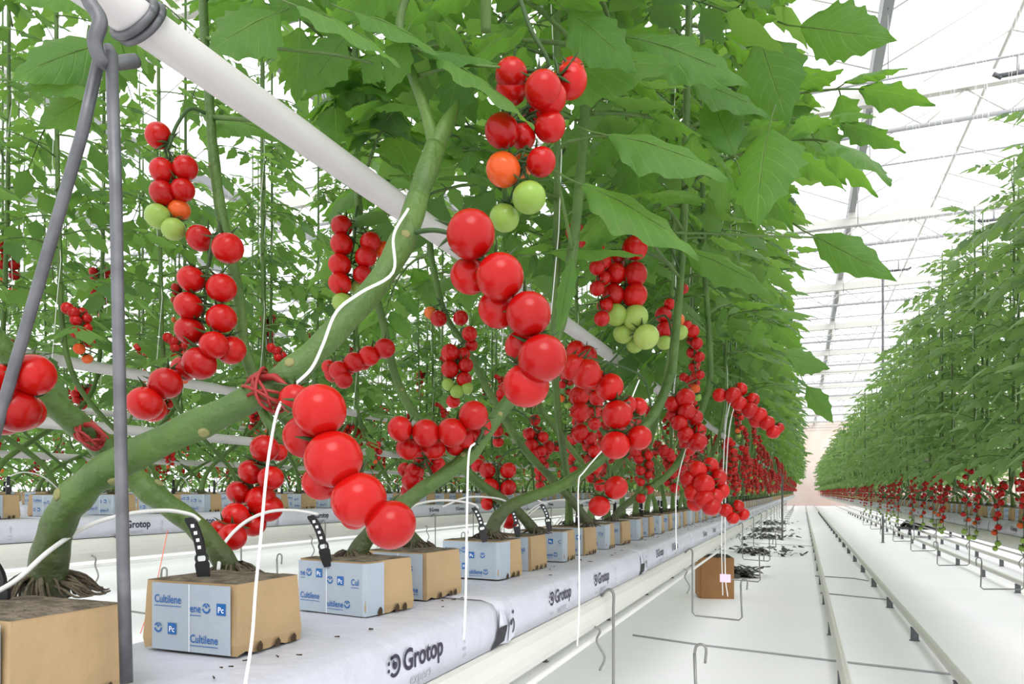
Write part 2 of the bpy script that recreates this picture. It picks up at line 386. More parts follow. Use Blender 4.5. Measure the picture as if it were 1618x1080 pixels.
GP = [(.150, .748), (.158, .744), (.166, .732), (.169, .716), (.167, .700), (.158, .684), (.144, .673), (.12, .667), (-.12, .667), (-.144, .673), (-.158, .684), (-.167, .700), (-.169, .716), (-.166, .732), (-.158, .744), (-.150, .748),
      (-.140, .7475), (-.138, .744), (.138, .744), (.140, .7475)]
ROWS = {'first': (-.61, 0.0), 'second': (-2.45, .09), 'third': (-4.30, .10), 'fourth': (-6.15, .10), 'right': (1.27, 0.0), 'fifth': (-8.0, .10), 'sixth': (-9.85, .10), 'seventh': (-11.7, .10), 'outer': (3.10, 0.0)}
ROWTXT = {'first': 'the nearest row', 'second': 'the second row on the left', 'third': 'the third row on the left', 'fourth': 'the fourth row on the left',
          'right': 'the row right of the aisle', 'fifth': 'the fifth row on the left', 'sixth': 'the sixth row on the left', 'seventh': 'the seventh row on the left', 'outer': 'the outermost row on the right'}
for rn, (xc, dz) in ROWS.items():
    g = MB(); g.extrude([(x + xc, z + dz) for x, z in GP], np.linspace(-2.5, YEND - 1.5, 30))
    o = tag(g.build('cultivation_gutter', M['gutter'], smooth=False), 'long white hanging gutter carrying %s' % ROWTXT[rn], 'gutter')
    sd_ = -.15 if rn in ('right', 'outer') else .15
    g = MB(); g.tube([(xc + sd_, -2.5, .652 + dz), (xc + sd_, YEND - 1.5, .652 + dz)], .006, 8)
    tag(g.build('drain_pipe', M['hose']), 'thin white pipe running under the gutter of %s' % ROWTXT[rn], 'pipe')
def row_slabs(rn, y0, n):
    xc, dz = ROWS[rn]
    for k in range(n):
        y = y0 + k * SL
        o = link('growing_slab', SLABS[k % 3], None, (xc, y, .7485 + dz)); o.rotation_euler = (0, 0, random.uniform(-.004, .004))
        lab = {0: 'white film growing slab nearest the camera, under the three closest plant blocks', 1: 'second white growing slab from the camera, beginning at the torn dark fold',
               2: 'third white growing slab from the camera, behind the wire hook'}.get(k) if rn == 'first' else None
        if lab: tag(o, lab, 'growing slab')
        else: tag(o, 'long white printed growing slab lying in the gutter of %s' % ROWTXT[rn] + (', beyond the nearest three' if rn == 'first' else ''), 'growing slab', 'white growing slabs in %s' % ROWTXT[rn])
        if rn == 'first' and k in (1, 2):
            sleeve_fold(o)
row_slabs('first', -.02, 14); row_slabs('second', .55, 10); row_slabs('third', 1.7, 9); row_slabs('fourth', 2.9, 9); row_slabs('right', 2.2, 12)
fs = MB()
for rn, (ya, yb) in {'first': (15.7, 55), 'second': (11.8, 50), 'third': (11.8, 50), 'fourth': (13, 50), 'right': (15.7, 55), 'fifth': (3, 50), 'outer': (4, 55)}.items():
    xc, dz = ROWS[rn]; y = ya
    while y < yb:
        fs.extrude([(x + xc, z + .7485 + dz) for x, z in PROF[::2]], [y, y + SL - .01]); y += SL
tag(fs.build('distant_growing_slabs', M['slab'], smooth=False), 'white growing slabs shrinking into the distance along all the rows', 'growing slabs', kind='stuff')

# ------------------------------------------------------------------ plant blocks
BW, BD, BH = .128, .100, .078
def block_body(seed):
    rnd = random.Random(seed); mb = MB(); n = 8
    fl_ = .003
    def ring(z, k, off=0):
        hw, hd = BW / 2 + k + off, BD / 2 + k + off; pts = []
        cs = [(-hw, -hd), (hw, -hd), (hw, hd), (-hw, hd)]
        for a in range(4):
            x0, y0 = cs[a]; x1, y1 = cs[(a + 1) % 4]
            for t in np.linspace(0, 1, n, endpoint=False): pts.append((x0 + (x1 - x0) * t, y0 + (y1 - y0) * t, z))
        return pts
    rings = [ring(0, .002), ring(.012, .0035), ring(.035, .002), ring(.06, .001), ring(BH - .001, 0)]
    rings[0] = [(x, y, (.0035 if i % 4 == 1 else 0.0)) for i, (x, y, z) in enumerate(rings[0])]
    V = sum(rings, []); m = 4 * n
    Q = [(r * m + j, r * m + (j + 1) % m, (r + 1) * m + (j + 1) % m, (r + 1) * m + j) for r in range(4) for j in range(m)]
    mb.add(V, Q, 0)
    # rough top of mineral wool
    N = 10; T = []; 
    for a in range(N + 1):
        for b in range(N + 1):
            e = (a in (0, N)) or (b in (0, N)); T.append(((a / N - .5) * (BW + .001), (b / N - .5) * (BD + .001), BH + (-.001 if e else rnd.uniform(-.0005, .0015))))
    mb.add(T, [(a * (N + 1) + b, (a + 1) * (N + 1) + b, (a + 1) * (N + 1) + b + 1, a * (N + 1) + b + 1) for a in range(N) for b in range(N)], 1)
    # dark drainage nicks low on both visible faces
    for fx in (1, -1):
        for t in (-.022, .010, .032):
            t += rnd.uniform(-.004, .004); h = rnd.uniform(.008, .013); w = .0045; X = fx * (BW / 2 + .0062)
            pts = [(X, t - w, 0), (X, t + w, 0), (X, t + w * 1.1, h * .6), (X, t + w * .3, h), (X, t - w * .5, h * .8), (X, t - w * 1.2, h * .4)]
            mb.add(pts, [tuple(range(6))], 2)
    return mb.mesh('block_body', [M['tan'], M['wool'], M['stain']], smooth=False)
def sleeve(seed, x0=-.058, wrap=.0, flip=1):
    """pale blue printed wrapper: the face towards -y, and wrap metres of the side face"""
    rnd = random.Random(seed * 11 + 3); mb = MB(); e = .0050
    yf = -BD / 2 - e; xs = list(np.linspace(x0, BW / 2 + (0.001 if wrap > 0 else -.004), 10)); path = [(x, yf) for x in xs]
    if wrap > 0:
        path = path[:-1] + [(BW / 2 - .001, yf), (BW / 2 + e, yf + .004)] + [(BW / 2 + e, yf + .004 + t) for t in np.linspace(.005, wrap, 5)]
    n = len(path); V = [(x, y, z) for z in (.001, .03, BH - .003) for x, y in path]
    mb.add(V, [(r * n + j, r * n + j + 1, (r + 1) * n + j + 1, (r + 1) * n + j) for r in range(2) for j in range(n - 1)], 0)
    V2 = [(x, y + .003 if y < -BD / 2 else y, z) for x, y in path for z in (BH - .003,)]; 
    L = BW / 2 - .006 - x0; seam = rnd.uniform(.45, .62) * L + x0
    yt = yf - .0007
    def logo(x, z, s):
        for a in ((ring2d(s * .30, s * .46, -3.0, .0, 12, (x + s * .45, z + s * .42))), ring2d(s * .30, s * .44, .35, 1.45, 6, (x + s * .45, z + s * .42)), ring2d(s * .30, s * .44, 1.7, 2.8, 6, (x + s * .45, z + s * .42)), disc2d(s * .12, (x + s * .45, z + s * .55), 8)):
            put2d(mb, a[0], a[1], (0, yt, 0), (1, 0, 0), (0, 0, 1), 1)
    def pc(x, z, s):
        put2d(mb, *rect2d(x, z - s * .12, x + s * 1.05, z + s * .95), (0, yt, 0), (1, 0, 0), (0, 0, 1), 1)
        put_text(mb, 'Pc', s * .75, (x + s * .17, yt - .0005, z + s * .12), (1, 0, 0), (0, 0, 1), 2)
    def cut(s_, x, z, s, xmax):
        for k in range(len(s_), 0, -1):
            wd_ = text(s_[:k], 1.0, .012)[0][:, 0].max() * s * .86
            if x + wd_ < xmax:
                put_text(mb, s_[:k], s, (x, yt, z), (1, 0, 0), (0, 0, 1), 1, .012, .86)
                put2d(mb, *rect2d(x, z - s * .30, x + wd_, z - s * .24), (0, yt, 0), (1, 0, 0), (0, 0, 1), 1)
                return x + wd_
        return xmax
    s = .0125
    def line(x, z, xmax, items):
        for it in items:
            if x > xmax - .006: break
            if it == 'o':
                if x + s < xmax: logo(x, z, s)
                x += s * 1.6
            elif it == 'p':
                if x + s * 1.1 < xmax: pc(x, z, s * .95)
                x += s * 2.1
            else: x = cut(it, x, z, s, xmax) + .002
    kinds = [(['Cultilene', 'o', 'p'], ['o', 'p', 'Cultilene'], ['ene', 'o', 'p'], ['Cultilene']), (['ne', 'o', 'p', 'Cultil'], ['Cultilene', 'o', 'p'], ['o', 'p', 'Cultilene'], ['ultilene', 'o']),
             (['tilene', 'o'], ['p', 'Cultilene'], ['p', 'Cultil'], ['Cultilene']), (['Cultilene', 'o'], ['Culti', 'o', 'p'], ['p', 'o', 'p'], ['ultilene', 'o'])]
    a, b, c, d = kinds[seed % 4]; dz = rnd.uniform(.006, .010)
    line(x0 + .004, .053, seam, a); line(x0 + .004, .020, seam, b)
    line(seam + .002, .053 - dz, BW / 2 - .005, c); line(seam + .002, .020 - dz, BW / 2 - .005, d)
    V3 = [(seam, yf - .0004, .001), (seam + .0012, yf - .0004, .001), (seam + .0012, yf - .0004, BH - .003), (seam, yf - .0004, BH - .003)]
    mb.add(V3, [(0, 1, 2, 3)], 2)
    return mb.mesh('printed_sleeve', [M['sleeve'], M['blue'], M['sleevew']], smooth=False)
BODY = [block_body(k) for k in range(4)]
SLEEVE = [sleeve(0, -.052, 0), sleeve(1, -.063, .035), sleeve(2, -.060, .0), sleeve(3, -.063, .045), sleeve(4, -.04, 0), sleeve(5, -.063, .02)]
ztop = .8245
def block(rn, y, k, var=None, rz=None, label=None, xo=0.0):
    xc, dz = ROWS[rn]
    t = thing('plant_block', label or 'tan plant block in a pale blue wrapper, along %s' % ROWTXT[rn] + (', beyond the nearest seven' if rn == 'first' else ''), 'plant block',
              (xc - .015 + xo, y, ztop + dz), random.uniform(-.06, .06) if rz is None else rz, None if label else 'plant blocks along %s' % ROWTXT[rn])
    link('block_body', BODY[k % 4], t); link('printed_sleeve', SLEEVE[(k if var is None else var) % 6], t)
    return t
# near blocks of the first row: y of the corner nearest the camera, measured from the photograph
def corner_y(u, off): d = .1 * F / off; return d * CA + (u - 809) / F * d * SA
BC = [(25, 208), (375, 148), (592, 112), (678, 97), (800, 79), (854, 71.5), (902, 63), (939, 57)]
BN = ['tan plant block at the bottom left corner, cut by the frame and nearest of all', 'plant block with printed wrapper and dark nicks, just right of the steel hanger rod', 'plant block behind the lowest big tomato cluster, third from the camera',
      'plant block right of the lowest hanging tomato, fourth from the camera', 'fifth plant block from the camera, with wide blue printed face', 'sixth plant block from the camera, narrow wrapper and rooted stump', 'seventh plant block from the camera, before they shrink into the row']
blocks = []
BY = [corner_y(u, o) + BD / 2 for u, o in BC]
for k, y in enumerate(BY[:7]):
    blocks.append(block('first', y, k, var=[0, 0, 1, 4, 3, 2, 5][k], rz=[0, 0, -.16, -.10, -.10, 0, .03][k], label=BN[k]))
y = BY[7]; ys1 = []
while y < 15.5: ys1.append(y); y += .225
for k, y in enumerate(ys1): block('first', y, k)
def spaced(y0, y1, s):
    out = []
    while y0 < y1: out.append(y0); y0 += s
    return out
YS = {'second': spaced(.9, 11, .225), 'third': spaced(2.0, 11, .26), 'fourth': spaced(3.2, 12, .30), 'right': spaced(2.6, 14, .225)}
for rn in YS:
    for k, y in enumerate(YS[rn]): block(rn, y, k)
fb = MB()
for rn, (ya, yb) in {'first': (15.6, 55), 'second': (11, 50), 'third': (11, 50), 'fourth': (12, 50), 'right': (14, 55), 'fifth': (3, 40), 'outer': (4, 55)}.items():
    xc, dz = ROWS[rn]
    for y in spaced(ya, yb, .225): fb.box((xc - .015, y, ztop + dz + .039), (.128, .10, .078), 0); fb.box((xc - .015, y - .0505, ztop + dz + .039), (.09, .003, .07), 1)
tag(fb.build('distant_plant_blocks', [M['tan'], M['sleeve']], smooth=False), 'tan plant blocks too small to tell apart far down the rows', 'plant blocks', kind='stuff')

# ------------------------------------------------------------------ tomatoes
def tomato_mb(n=22, k=15, m=0):
    mb = MB(); V = []
    for i in range(1, k):
        a = PI * i / k; s, c = math.sin(a), math.cos(a)
        for j in range(n):
            p = 2 * PI * j / n; rr = s * (1 + .012 * math.cos(5 * p) * max(c, 0)); z = .93 * c - .12 * math.exp(-(s / .28) ** 2) * (1 if c > 0 else 0)
            V.append((rr * math.cos(p), rr * math.sin(p), z))
    V += [(0, 0, .80), (0, 0, -.93)]; Fs = []
    for i in range(k - 2):
        for j in range(n): Fs.append((i * n + j, (i + 1) * n + j, (i + 1) * n + (j + 1) % n, i * n + (j + 1) % n))
    a = (k - 1) * n
    for j in range(n): Fs.append((a, j, (j + 1) % n)); Fs.append((a + 1, (k - 2) * n + (j + 1) % n, (k - 2) * n + j))
    return mb.add(V, Fs, m)
TOM = {c: tomato_mb().mesh('tomato', M[{'r': 'red', 'o': 'orange', 'g': 'green'}[c]]) for c in 'rog'}
TLO = tomato_mb(9, 6)
def quat_to(d):
    return Vector((0, 0, 1)).rotation_difference(Vector(d).normalized()).to_matrix()
def calyx(mb, c, n, r, m=0, cnt=6, seed=0):
    """sepals on a fruit: c centre, n stalk direction"""
    rnd = random.Random(seed); R = quat_to(n)
    for k in range(cnt):
        a = 2 * PI * k / cnt + rnd.uniform(-.3, .3); L = r * rnd.uniform(.9, 1.35); up = rnd.uniform(-.05, .5) * r
        pts = []
        for t in (0, .35, .7, 1):
            rad = .1 * r + L * t; zz = .80 * r + up * t * t + .08 * r * math.sin(t * PI)
            zz = max(zz, math.sqrt(max(0, 1 - min((rad / r) ** 2, 1))) * .93 * r + .01 * r) if t < .8 else zz
            pts.append(Vector(c) + R @ Vector((rad * math.cos(a), rad * math.sin(a), zz)))
        mb.tube(pts, [r * .09, r * .10, r * .06, r * .008], 4, m, cap=False)
def truss(plant, origin, fruits, path, seed=0, merged=False, stalk_r=.0028, name='fruit_truss', calyxes=True, up=.35):
    """fruits: (centre, radius, ripeness); path: stalk polyline, all relative to origin"""
    mb = MB(); P = smooth_path([tuple(p) for p in path], 5); k = len(P)
    mb.tube(P, np.linspace(stalk_r, stalk_r * .6, k), 7, 0); info = []
    for q, (c, r, kd) in enumerate(fruits):
        c = Vector(c); dd = np.linalg.norm(P - np.array(c), axis=1); i = int(dd.argmin()); a = Vector(P[max(0, i - 2)])
        n = (a - c); n = (n.normalized() + Vector((0, 0, up))).normalized(); tip = c + n * r * .8
        mb.tube([a, (a + tip) / 2 + Vector((0, 0, .002)), tip], [stalk_r * .7, stalk_r * .55, stalk_r * .7], 5, 0)
        if calyxes: calyx(mb, c, n, r, 0, seed=seed * 31 + q)
        info.append((c, n, r, kd))
    if merged:
        for c, n, r, kd in info:
            A = (quat_to(n).to_4x4()); A = Matrix.Translation(c) @ A @ Matrix.Scale(r, 4); mb.merge(TLO, A, {'r': 1, 'o': 2, 'g': 3}[kd])
    me = mb.mesh(name, [M['stalk'], M['red'], M['orange'], M['green']] if merged else M['stalk'])
    o = link(name, me, plant)
    if not merged:
        for c, n, r, kd in info:
            t = link('tomato', TOM[kd], o, c); t.scale = (r, r, r); t.rotation_mode = 'QUATERNION'; t.rotation_quaternion = Vector((0, 0, 1)).rotation_difference(n)
            if kd == 'g': t['label'] = 'unripe green tomato'
            if kd == 'o': t['label'] = 'half-ripe orange tomato'
    return o

# ------------------------------------------------------------------ leaves
def leaflet_mb(n=16, cols=4, seed=0, lobes=5, width=.27, amp=.17):
    rnd = random.Random(seed); V = []; U = []; ph = rnd.uniform(0, 1)
    S = np.linspace(-1, 1, cols + 1)
    for i in range(n + 1):
        t = i / n; w = width * (math.sin(PI * min(1, (t * .96 + .04) ** .72)) ** .9 * (1.08 - .42 * t * t) if t < 1 else 0.0)
        tooth = ((t * lobes + ph) % 1.0)
        for s in S:
            e = abs(s); ww = w * (1 + (amp * (.5 - .5 * math.cos(2 * PI * tooth ** 1.6) - .5) * 2 if e > .9 else 0)); 
            V.append((t + .10 * e * e * (1 - t), s * ww, .22 * w * e - .55 * w * e * e - .22 * t * t + .018 * math.sin(t * 19 + s * 2.5 + seed) * e)); U.append((s * .5 + .5, t))
    c = cols + 1
    Fs = np.array([(i * c + j, (i + 1) * c + j, (i + 1) * c + j + 1, i * c + j + 1) for i in range(n) for j in range(cols)])
    return MB().add(V, Fs, 0, U)
def compound_leaf(seed, tmpl, pairs=3, stems=True, sides=6):
    """leaf of unit length along +x, drooping"""
    rnd = random.Random(seed); mb = MB(); droop = rnd.uniform(.25, .55)
    def P(t): return Vector((t * (1 - .12 * droop * t), .04 * math.sin(t * 3 + seed), .22 * t - droop * t * t))
    if stems: mb.tube([P(t) for t in np.linspace(0, 1, 9)], np.linspace(.012, .005, 9), sides, 1)
    def put(base, d, L, roll):
        d = d.normalized(); z = Vector((0, 0, 1)); y = z.cross(d); y.normalize(); zz = d.cross(y)
        R = Matrix((d, y, zz)).transposed().to_4x4(); A = Matrix.Translation(base) @ R @ Matrix.Rotation(roll, 4, 'X') @ Matrix.Scale(L, 4)
        mb.merge(tmpl[rnd.randrange(len(tmpl))], A)
    for q in range(pairs):
        t = .30 + .58 * q / max(1, pairs - 1) * .95
        for sd in (1, -1):
            tt = t + rnd.uniform(-.02, .02); b = P(tt); d = Vector((math.cos(1.05), sd * math.sin(1.05), rnd.uniform(-.55, .05)))
            s0 = b + d.normalized() * .05
            if stems: mb.tube([b, s0], .004, 4, 1, cap=False)
            put(s0, d + Vector((0, 0, -.1)), rnd.uniform(.28, .38) * (1.05 if q < 2 else .9), rnd.uniform(-.35, .35))
            if tmpl and stems and q < pairs - 1: put(P(tt + .10), Vector((.5, -sd, -.2)), .10, 0)
    put(P(.97), P(1) - P(.9), rnd.uniform(.38, .46), rnd.uniform(-.2, .2))
    return mb
LH = [leaflet_mb(24, 4, k, 4 + k % 3) for k in range(5)]
LM = [leaflet_mb(7, 2, k, 3, amp=.18) for k in range(4)]
LL = [leaflet_mb(3, 2, k, 1, .30, amp=0) for k in range(3)]
LEAF = [compound_leaf(k, LH).mesh('leaf', [M['leaf'], M['stem']]) for k in range(7)]
CL_M = [compound_leaf(20 + k, LM, 3, True, 4) for k in range(6)]
CL_L = [compound_leaf(40 + k, LL, 3, False) for k in range(5)]
def leaf_matrix(p, az, el, L, roll=0):
    return Matrix.Translation(p) @ Matrix.Rotation(az, 4, 'Z') @ Matrix.Rotation(-el, 4, 'Y') @ Matrix.Rotation(roll, 4, 'X') @ Matrix.Scale(L, 4)
def foliage_mb(seed, axis, z0, z1, n, src, L=(.34, .46), reach=1.0):
    rnd = random.Random(seed); mb = MB(); az = rnd.uniform(0, 6)
    for k in range(n):
        z = z0 + (z1 - z0) * (k + rnd.uniform(0, .6)) / n; az += 2.4 + rnd.uniform(-.4, .4); top = (z - z0) / (z1 - z0)
        A = leaf_matrix(Vector(axis(z)), az, rnd.uniform(-.15, .35) + .3 * (top > .85), rnd.uniform(*L) * (1 - .25 * (top > .85)) * reach, rnd.uniform(-.3, .3))
        mb.merge(src[rnd.randrange(len(src))], A)
    return mb

# ------------------------------------------------------------------ generic plants for the rows
def gen_fruits(rnd, start, out, n=11, length=.24, r=(.0175, .0215), ripe=1.0, curl=.3):
    """a hanging truss: path and fruit list"""
    P = []; out = Vector(out)
    for t in np.linspace(0, 1, 6):
        P.append(Vector(start) + out * (.07 * math.sin(min(1, t * 1.6) * PI / 2)) + Vector((0, 0, .02 * math.sin(t * PI) - length * t * t * (1 - curl * t * .5))) + out * curl * .07 * t)
    P = smooth_path([tuple(p) for p in P], 5); fr = []; k = len(P)
    side = Vector((-out.y, out.x, 0)).normalized()
    for q in range(n):
        t = .25 + .75 * q / n; i = min(k - 1, int(t * k)); rr = rnd.uniform(*r) * (1.05 - .2 * q / n)
        s = 1 if q % 2 else -1
        c = Vector(P[i]) + side * s * rr * 1.02 + out * rnd.uniform(-.2, .6) * rr * 1.0 + Vector((0, 0, -.004 - rnd.uniform(0, .004)))
        kd = 'r' if q / n < ripe else ('o' if q / n < ripe + .12 else 'g')
        fr.append((c, rr, kd))
    return fr, [tuple(p) for p in P[::4]]
def stem_path(sy, sx, kind, top):
    if kind == 'A':
        return [(0, 0, -.004), (.004 * sx, .012 * sy, .05), (.02 * sx, .07 * sy, .12), (.05 * sx, .20 * sy, .20), (.09 * sx, .36 * sy, .29), (.13 * sx, .50 * sy, .40), (.16 * sx, .57 * sy, .56), (.17 * sx, .59 * sy, .85), (.17 * sx, .60 * sy, 1.4), (.17 * sx, .6 * sy, top)]
    return [(0, 0, -.004), (.004 * sx, .01 * sy, .04), (.03 * sx, .07 * sy, .08), (.08 * sx, .22 * sy, .11), (.12 * sx, .40 * sy, .16), (.14 * sx, .5 * sy, .3), (.15 * sx, .52 * sy, .6), (.15 * sx, .53 * sy, 1.1), (.15 * sx, .53 * sy, top)]
def roots(mb, seed, n=26, rad=.03, m=0, c=(0, 0, 0)):
    rnd = random.Random(seed)
    for k in range(n):
        a = rnd.uniform(0, 2 * PI); R = rad * rnd.uniform(.5, 1.1); h = rnd.uniform(.004, .022)
        pts = [(c[0] + R * t * math.cos(a + .5 * t * rnd.uniform(-1, 1)), c[1] + R * t * math.sin(a), c[2] + h * math.sin(t * PI * .9) * (1 - .3 * t) + .001) for t in (.15, .4, .7, 1)]
        mb.tube(pts, [.0022, .0018, .0014, .0008], 4, m, cap=False)
def gen_plant(seed, kind, sy, sx, merged=False, back=False):
    rnd = random.Random(seed * 7 + 1); top = 2.75 if kind == 'A' else 1.95
    r = thing('tomato_plant', 'x', 'tomato plant')
    P = smooth_path(stem_path(sy, sx, kind, top), 4); zt = P[:, 2]
    mb = MB(); k = len(P); rad = np.interp(zt, [0, .08, .4, 1.5, top], [.014, .010, .0088, .0065, .004])
    mb.tube(P, rad, 8, 0)
    for q in range(3): roots(mb, seed + q, 10, .028, 1)
    mb.build('stem', [M['stem'], M['root']], r)
    tw = MB(); px, py = P[-1][0], P[-1][1]
    tw.tube([(px + .012 * math.cos(z * 9), py + .012 * math.sin(z * 9), z) for z in np.linspace(.45, 4.2, 24)], .0013, 3); tw.build('support_twine', M['twine'], r)
    axis = lambda z: (np.interp(z, zt, P[:, 0]), np.interp(z, zt, P[:, 1]), z)
    if back:
        f = foliage_mb(seed, axis, .28 if merged else .45, 1.45, 17, CL_M, (.22, .32)); f.merge(foliage_mb(seed + 9, axis, 1.45, top - .05, 11, CL_M, (.22, .32)))
    else:
        z0 = .66 if kind == 'A' else .27
        f = foliage_mb(seed, axis, z0, top - .05, 23 if kind == 'A' else 30, CL_L if merged else CL_M, (.32, .45) if kind == 'A' else (.22, .33))
    f.build('foliage', [M['leaf_far' if kind == 'A' else 'leaf_right'], M['stem']], r)
    zs = (rnd.choice([.3, .45, .6]),) if back else ((.24, .40, .60) if kind == 'A' else (.16, .30))
    if back and seed % 2: zs += (1.0,)
    if not back and kind == 'A' and seed % 3 == 0: zs = zs[:2]
    if kind == 'B': zs = ((.16,), (), (.30,), (.22,), (), (.2,), (.28,), ())[seed % 8]
    for q, z in enumerate(zs):
        i = int(np.abs(zt - z).argmin()); s = P[i]
        az = rnd.uniform(-1.1, 1.1) + (0 if sx > 0 else PI)
        out = (math.cos(az), math.sin(az), 0)
        ln = (rnd.uniform(.14, .22) if q == 0 else rnd.uniform(.19, .28)) if kind == 'A' else rnd.uniform(.30, .42)
        if kind == 'B': ln += z
        fr, path = gen_fruits(rnd, s, out, rnd.randint(9, 12) if kind == 'A' else 13, ln, ripe=(.8 if back else rnd.choice([1, 1, 1, .75])) if kind == 'A' else .72, r=(.0165, .0215) if kind == 'A' else (.0165, .0205))
        truss(r, None, fr, path, seed * 5 + q, merged=merged, calyxes=not merged, stalk_r=.0025)
    for o in r.children: tree_of(r)
    return r
protoA = [gen_plant(100 + k, 'A', 1 if k % 2 else -1, 1 if k % 4 < 2 else -1) for k in range(8)]
protoAm = [gen_plant(120 + k, 'A', 1 if k % 2 else -1, 1 if k % 4 < 2 else -1, True) for k in range(8)]
protoC = [gen_plant(180 + k, 'A', 1 if k % 2 else -1, 1 if k % 4 < 2 else -1, True, True) for k in range(8)]
protoCn = [gen_plant(190 + k, 'A', 1 if k % 2 else -1, 1 if k % 4 < 2 else -1, False, True) for k in range(6)]
protoBm = [gen_plant(140 + k, 'B', 1 if k % 2 else -1, 1 if k % 4 < 2 else -1, True) for k in range(8)]
protoB = [gen_plant(160 + k, 'B', 1 if k % 2 else -1, -1 if k % 4 < 3 else 1) for k in range(8)]
used = set()
def put_plant(protos, k, loc, label, group, sc=1.0):
    p = protos[k % len(protos)]
    r = p if p.name not in used else copy_tree(p); used.add(p.name)
    r.location = loc; r.rotation_euler = (0, 0, random.uniform(-.14, .14)); r.scale = (sc, sc, sc * random.uniform(.96, 1.05))
    tag(r, label, 'tomato plant', group)
    return r
for k, y in enumerate(ys1):
    if y < 1.85: continue
    near = y < 6.5
    put_plant(protoA if near else protoAm, k, (ROWS['first'][0] - .015, y, ztop + BH),
              'tomato vine in %s, %s' % (ROWTXT['first'], 'midway along the printed slabs' if near else 'far down the aisle'), 'vines %s in the nearest row' % ('midway' if near else 'far down'))
for rn in ('second', 'third', 'fourth'):
    xc, dz = ROWS[rn]
    for k, y in enumerate(YS[rn]):
        near = rn == 'second' and y < 3.6
        put_plant(protoCn if near else protoC, k * 3 + len(rn), (xc - .015, y, ztop + BH + dz), 'tomato vine of %s, behind the front vines%s' % (ROWTXT[rn], ', closer stretch' if near else (', farther stretch' if rn == 'second' else '')), 'vines of %s%s' % (ROWTXT[rn], ' near' if near else ''))
for k, y in enumerate(YS['right']):
    near = y < 8
    put_plant(protoB if near else protoBm, k * 3 + 1, (ROWS['right'][0] - .015, y, ztop + BH), 'bushy tomato vine in %s, %s' % (ROWTXT['right'], 'closer stretch' if near else 'farther stretch'),
              'vines of %s %s' % (ROWTXT['right'], 'close' if near else 'farther'))
for ps in (protoA, protoAm, protoB, protoBm, protoC, protoCn):
    for p in ps:
        if p.name not in used:
            for c in list(p.children):
                for g in list(c.children): bpy.data.objects.remove(g)
                bpy.data.objects.remove(c)
            bpy.data.objects.remove(p)
# the far ends of the rows: too many vines to count
ff = MB()
def far_vine(kind, sx, sy, seed, low=False):
    mb = MB(); top = 2.75 if kind == 'A' else 1.95; rnd = random.Random(seed)
    P = np.array(stem_path(sy, sx, kind, top)); zt = P[:, 2]; mb.tube(P[::2], .009, 4, 1, cap=False)
    axis = lambda z: (np.interp(z, zt, P[:, 0]), np.interp(z, zt, P[:, 1]), z)
    if low: mb.merge(foliage_mb(seed, axis, .12, 1.5, 22, FL_, (.26, .36))); mb.merge(foliage_mb(seed + 5, axis, 1.5, top, 8, FL_, (.26, .36)))
    else: mb.merge(foliage_mb(seed, axis, .80 if kind == 'A' else .27, top - .05, 17 if kind == 'A' else 22, FL_, (.36, .48) if kind == 'A' else (.26, .36)))
    if kind == 'B': mb.F = [(f, 4 if m == 0 else m) for f, m in mb.F]
    for z in (() if kind == 'B' and seed % 2 else (rnd.choice([.3, .6]),) if low else ((.3, .55) if kind == 'A' else (.2,))):
        s = axis(z); az = rnd.uniform(0, 6); fr, _ = gen_fruits(rnd, s, (math.cos(az), math.sin(az), 0), 8, .2 if kind == 'A' else .42, (.02, .024), ripe=1 if kind == 'A' else .8)
        for c, r_, kd in fr: mb.merge(FB, Matrix.Translation(c) @ Matrix.Scale(r_, 4), {'r': 2, 'o': 2, 'g': 3}[kd])
    return mb
FB = tomato_mb(6, 4); FL_ = [compound_leaf(60 + k, LL, 2, False) for k in range(4)]
FVA = [far_vine('A', 1 if k % 2 else -1, 1 if k % 4 < 2 else -1, 200 + k) for k in range(8)]
FVC = [far_vine('A', 1 if k % 2 else -1, 1 if k % 4 < 2 else -1, 240 + k, True) for k in range(8)]
FVB = [far_vine('B', 1 if k % 2 else -1, 1 if k % 4 < 2 else -1, 220 + k) for k in range(8)]
for rn, ya, yb, st, src in (('first', 15.6, 55, .25, FVA), ('second', 11, 45, .4, FVC), ('third', 11, 45, .4, FVC), ('fourth', 12, 45, .45, FVC), ('fifth', 3.5, 40, .34, FVC), ('sixth', 4.5, 40, .38, FVC), ('seventh', 5.5, 40, .42, FVC), ('right', 14, 55, .25, FVB), ('outer', 4, 50, .34, FVB)):
    xc, dz = ROWS[rn]
    for k, y in enumerate(spaced(ya, yb, st)):
        ff.merge(src[random.randrange(8)], Matrix.Translation((xc, y, ztop + BH + dz)) @ Matrix.Rotation(random.uniform(-.2, .2), 4, 'Z'))
tag(ff.build('distant_tomato_vines', [M['leaf_far'], M['stem'], M['red'], M['green'], M['leaf_right']]), 'mass of tomato vines merging in the distance along every row', 'tomato vines', kind='stuff')
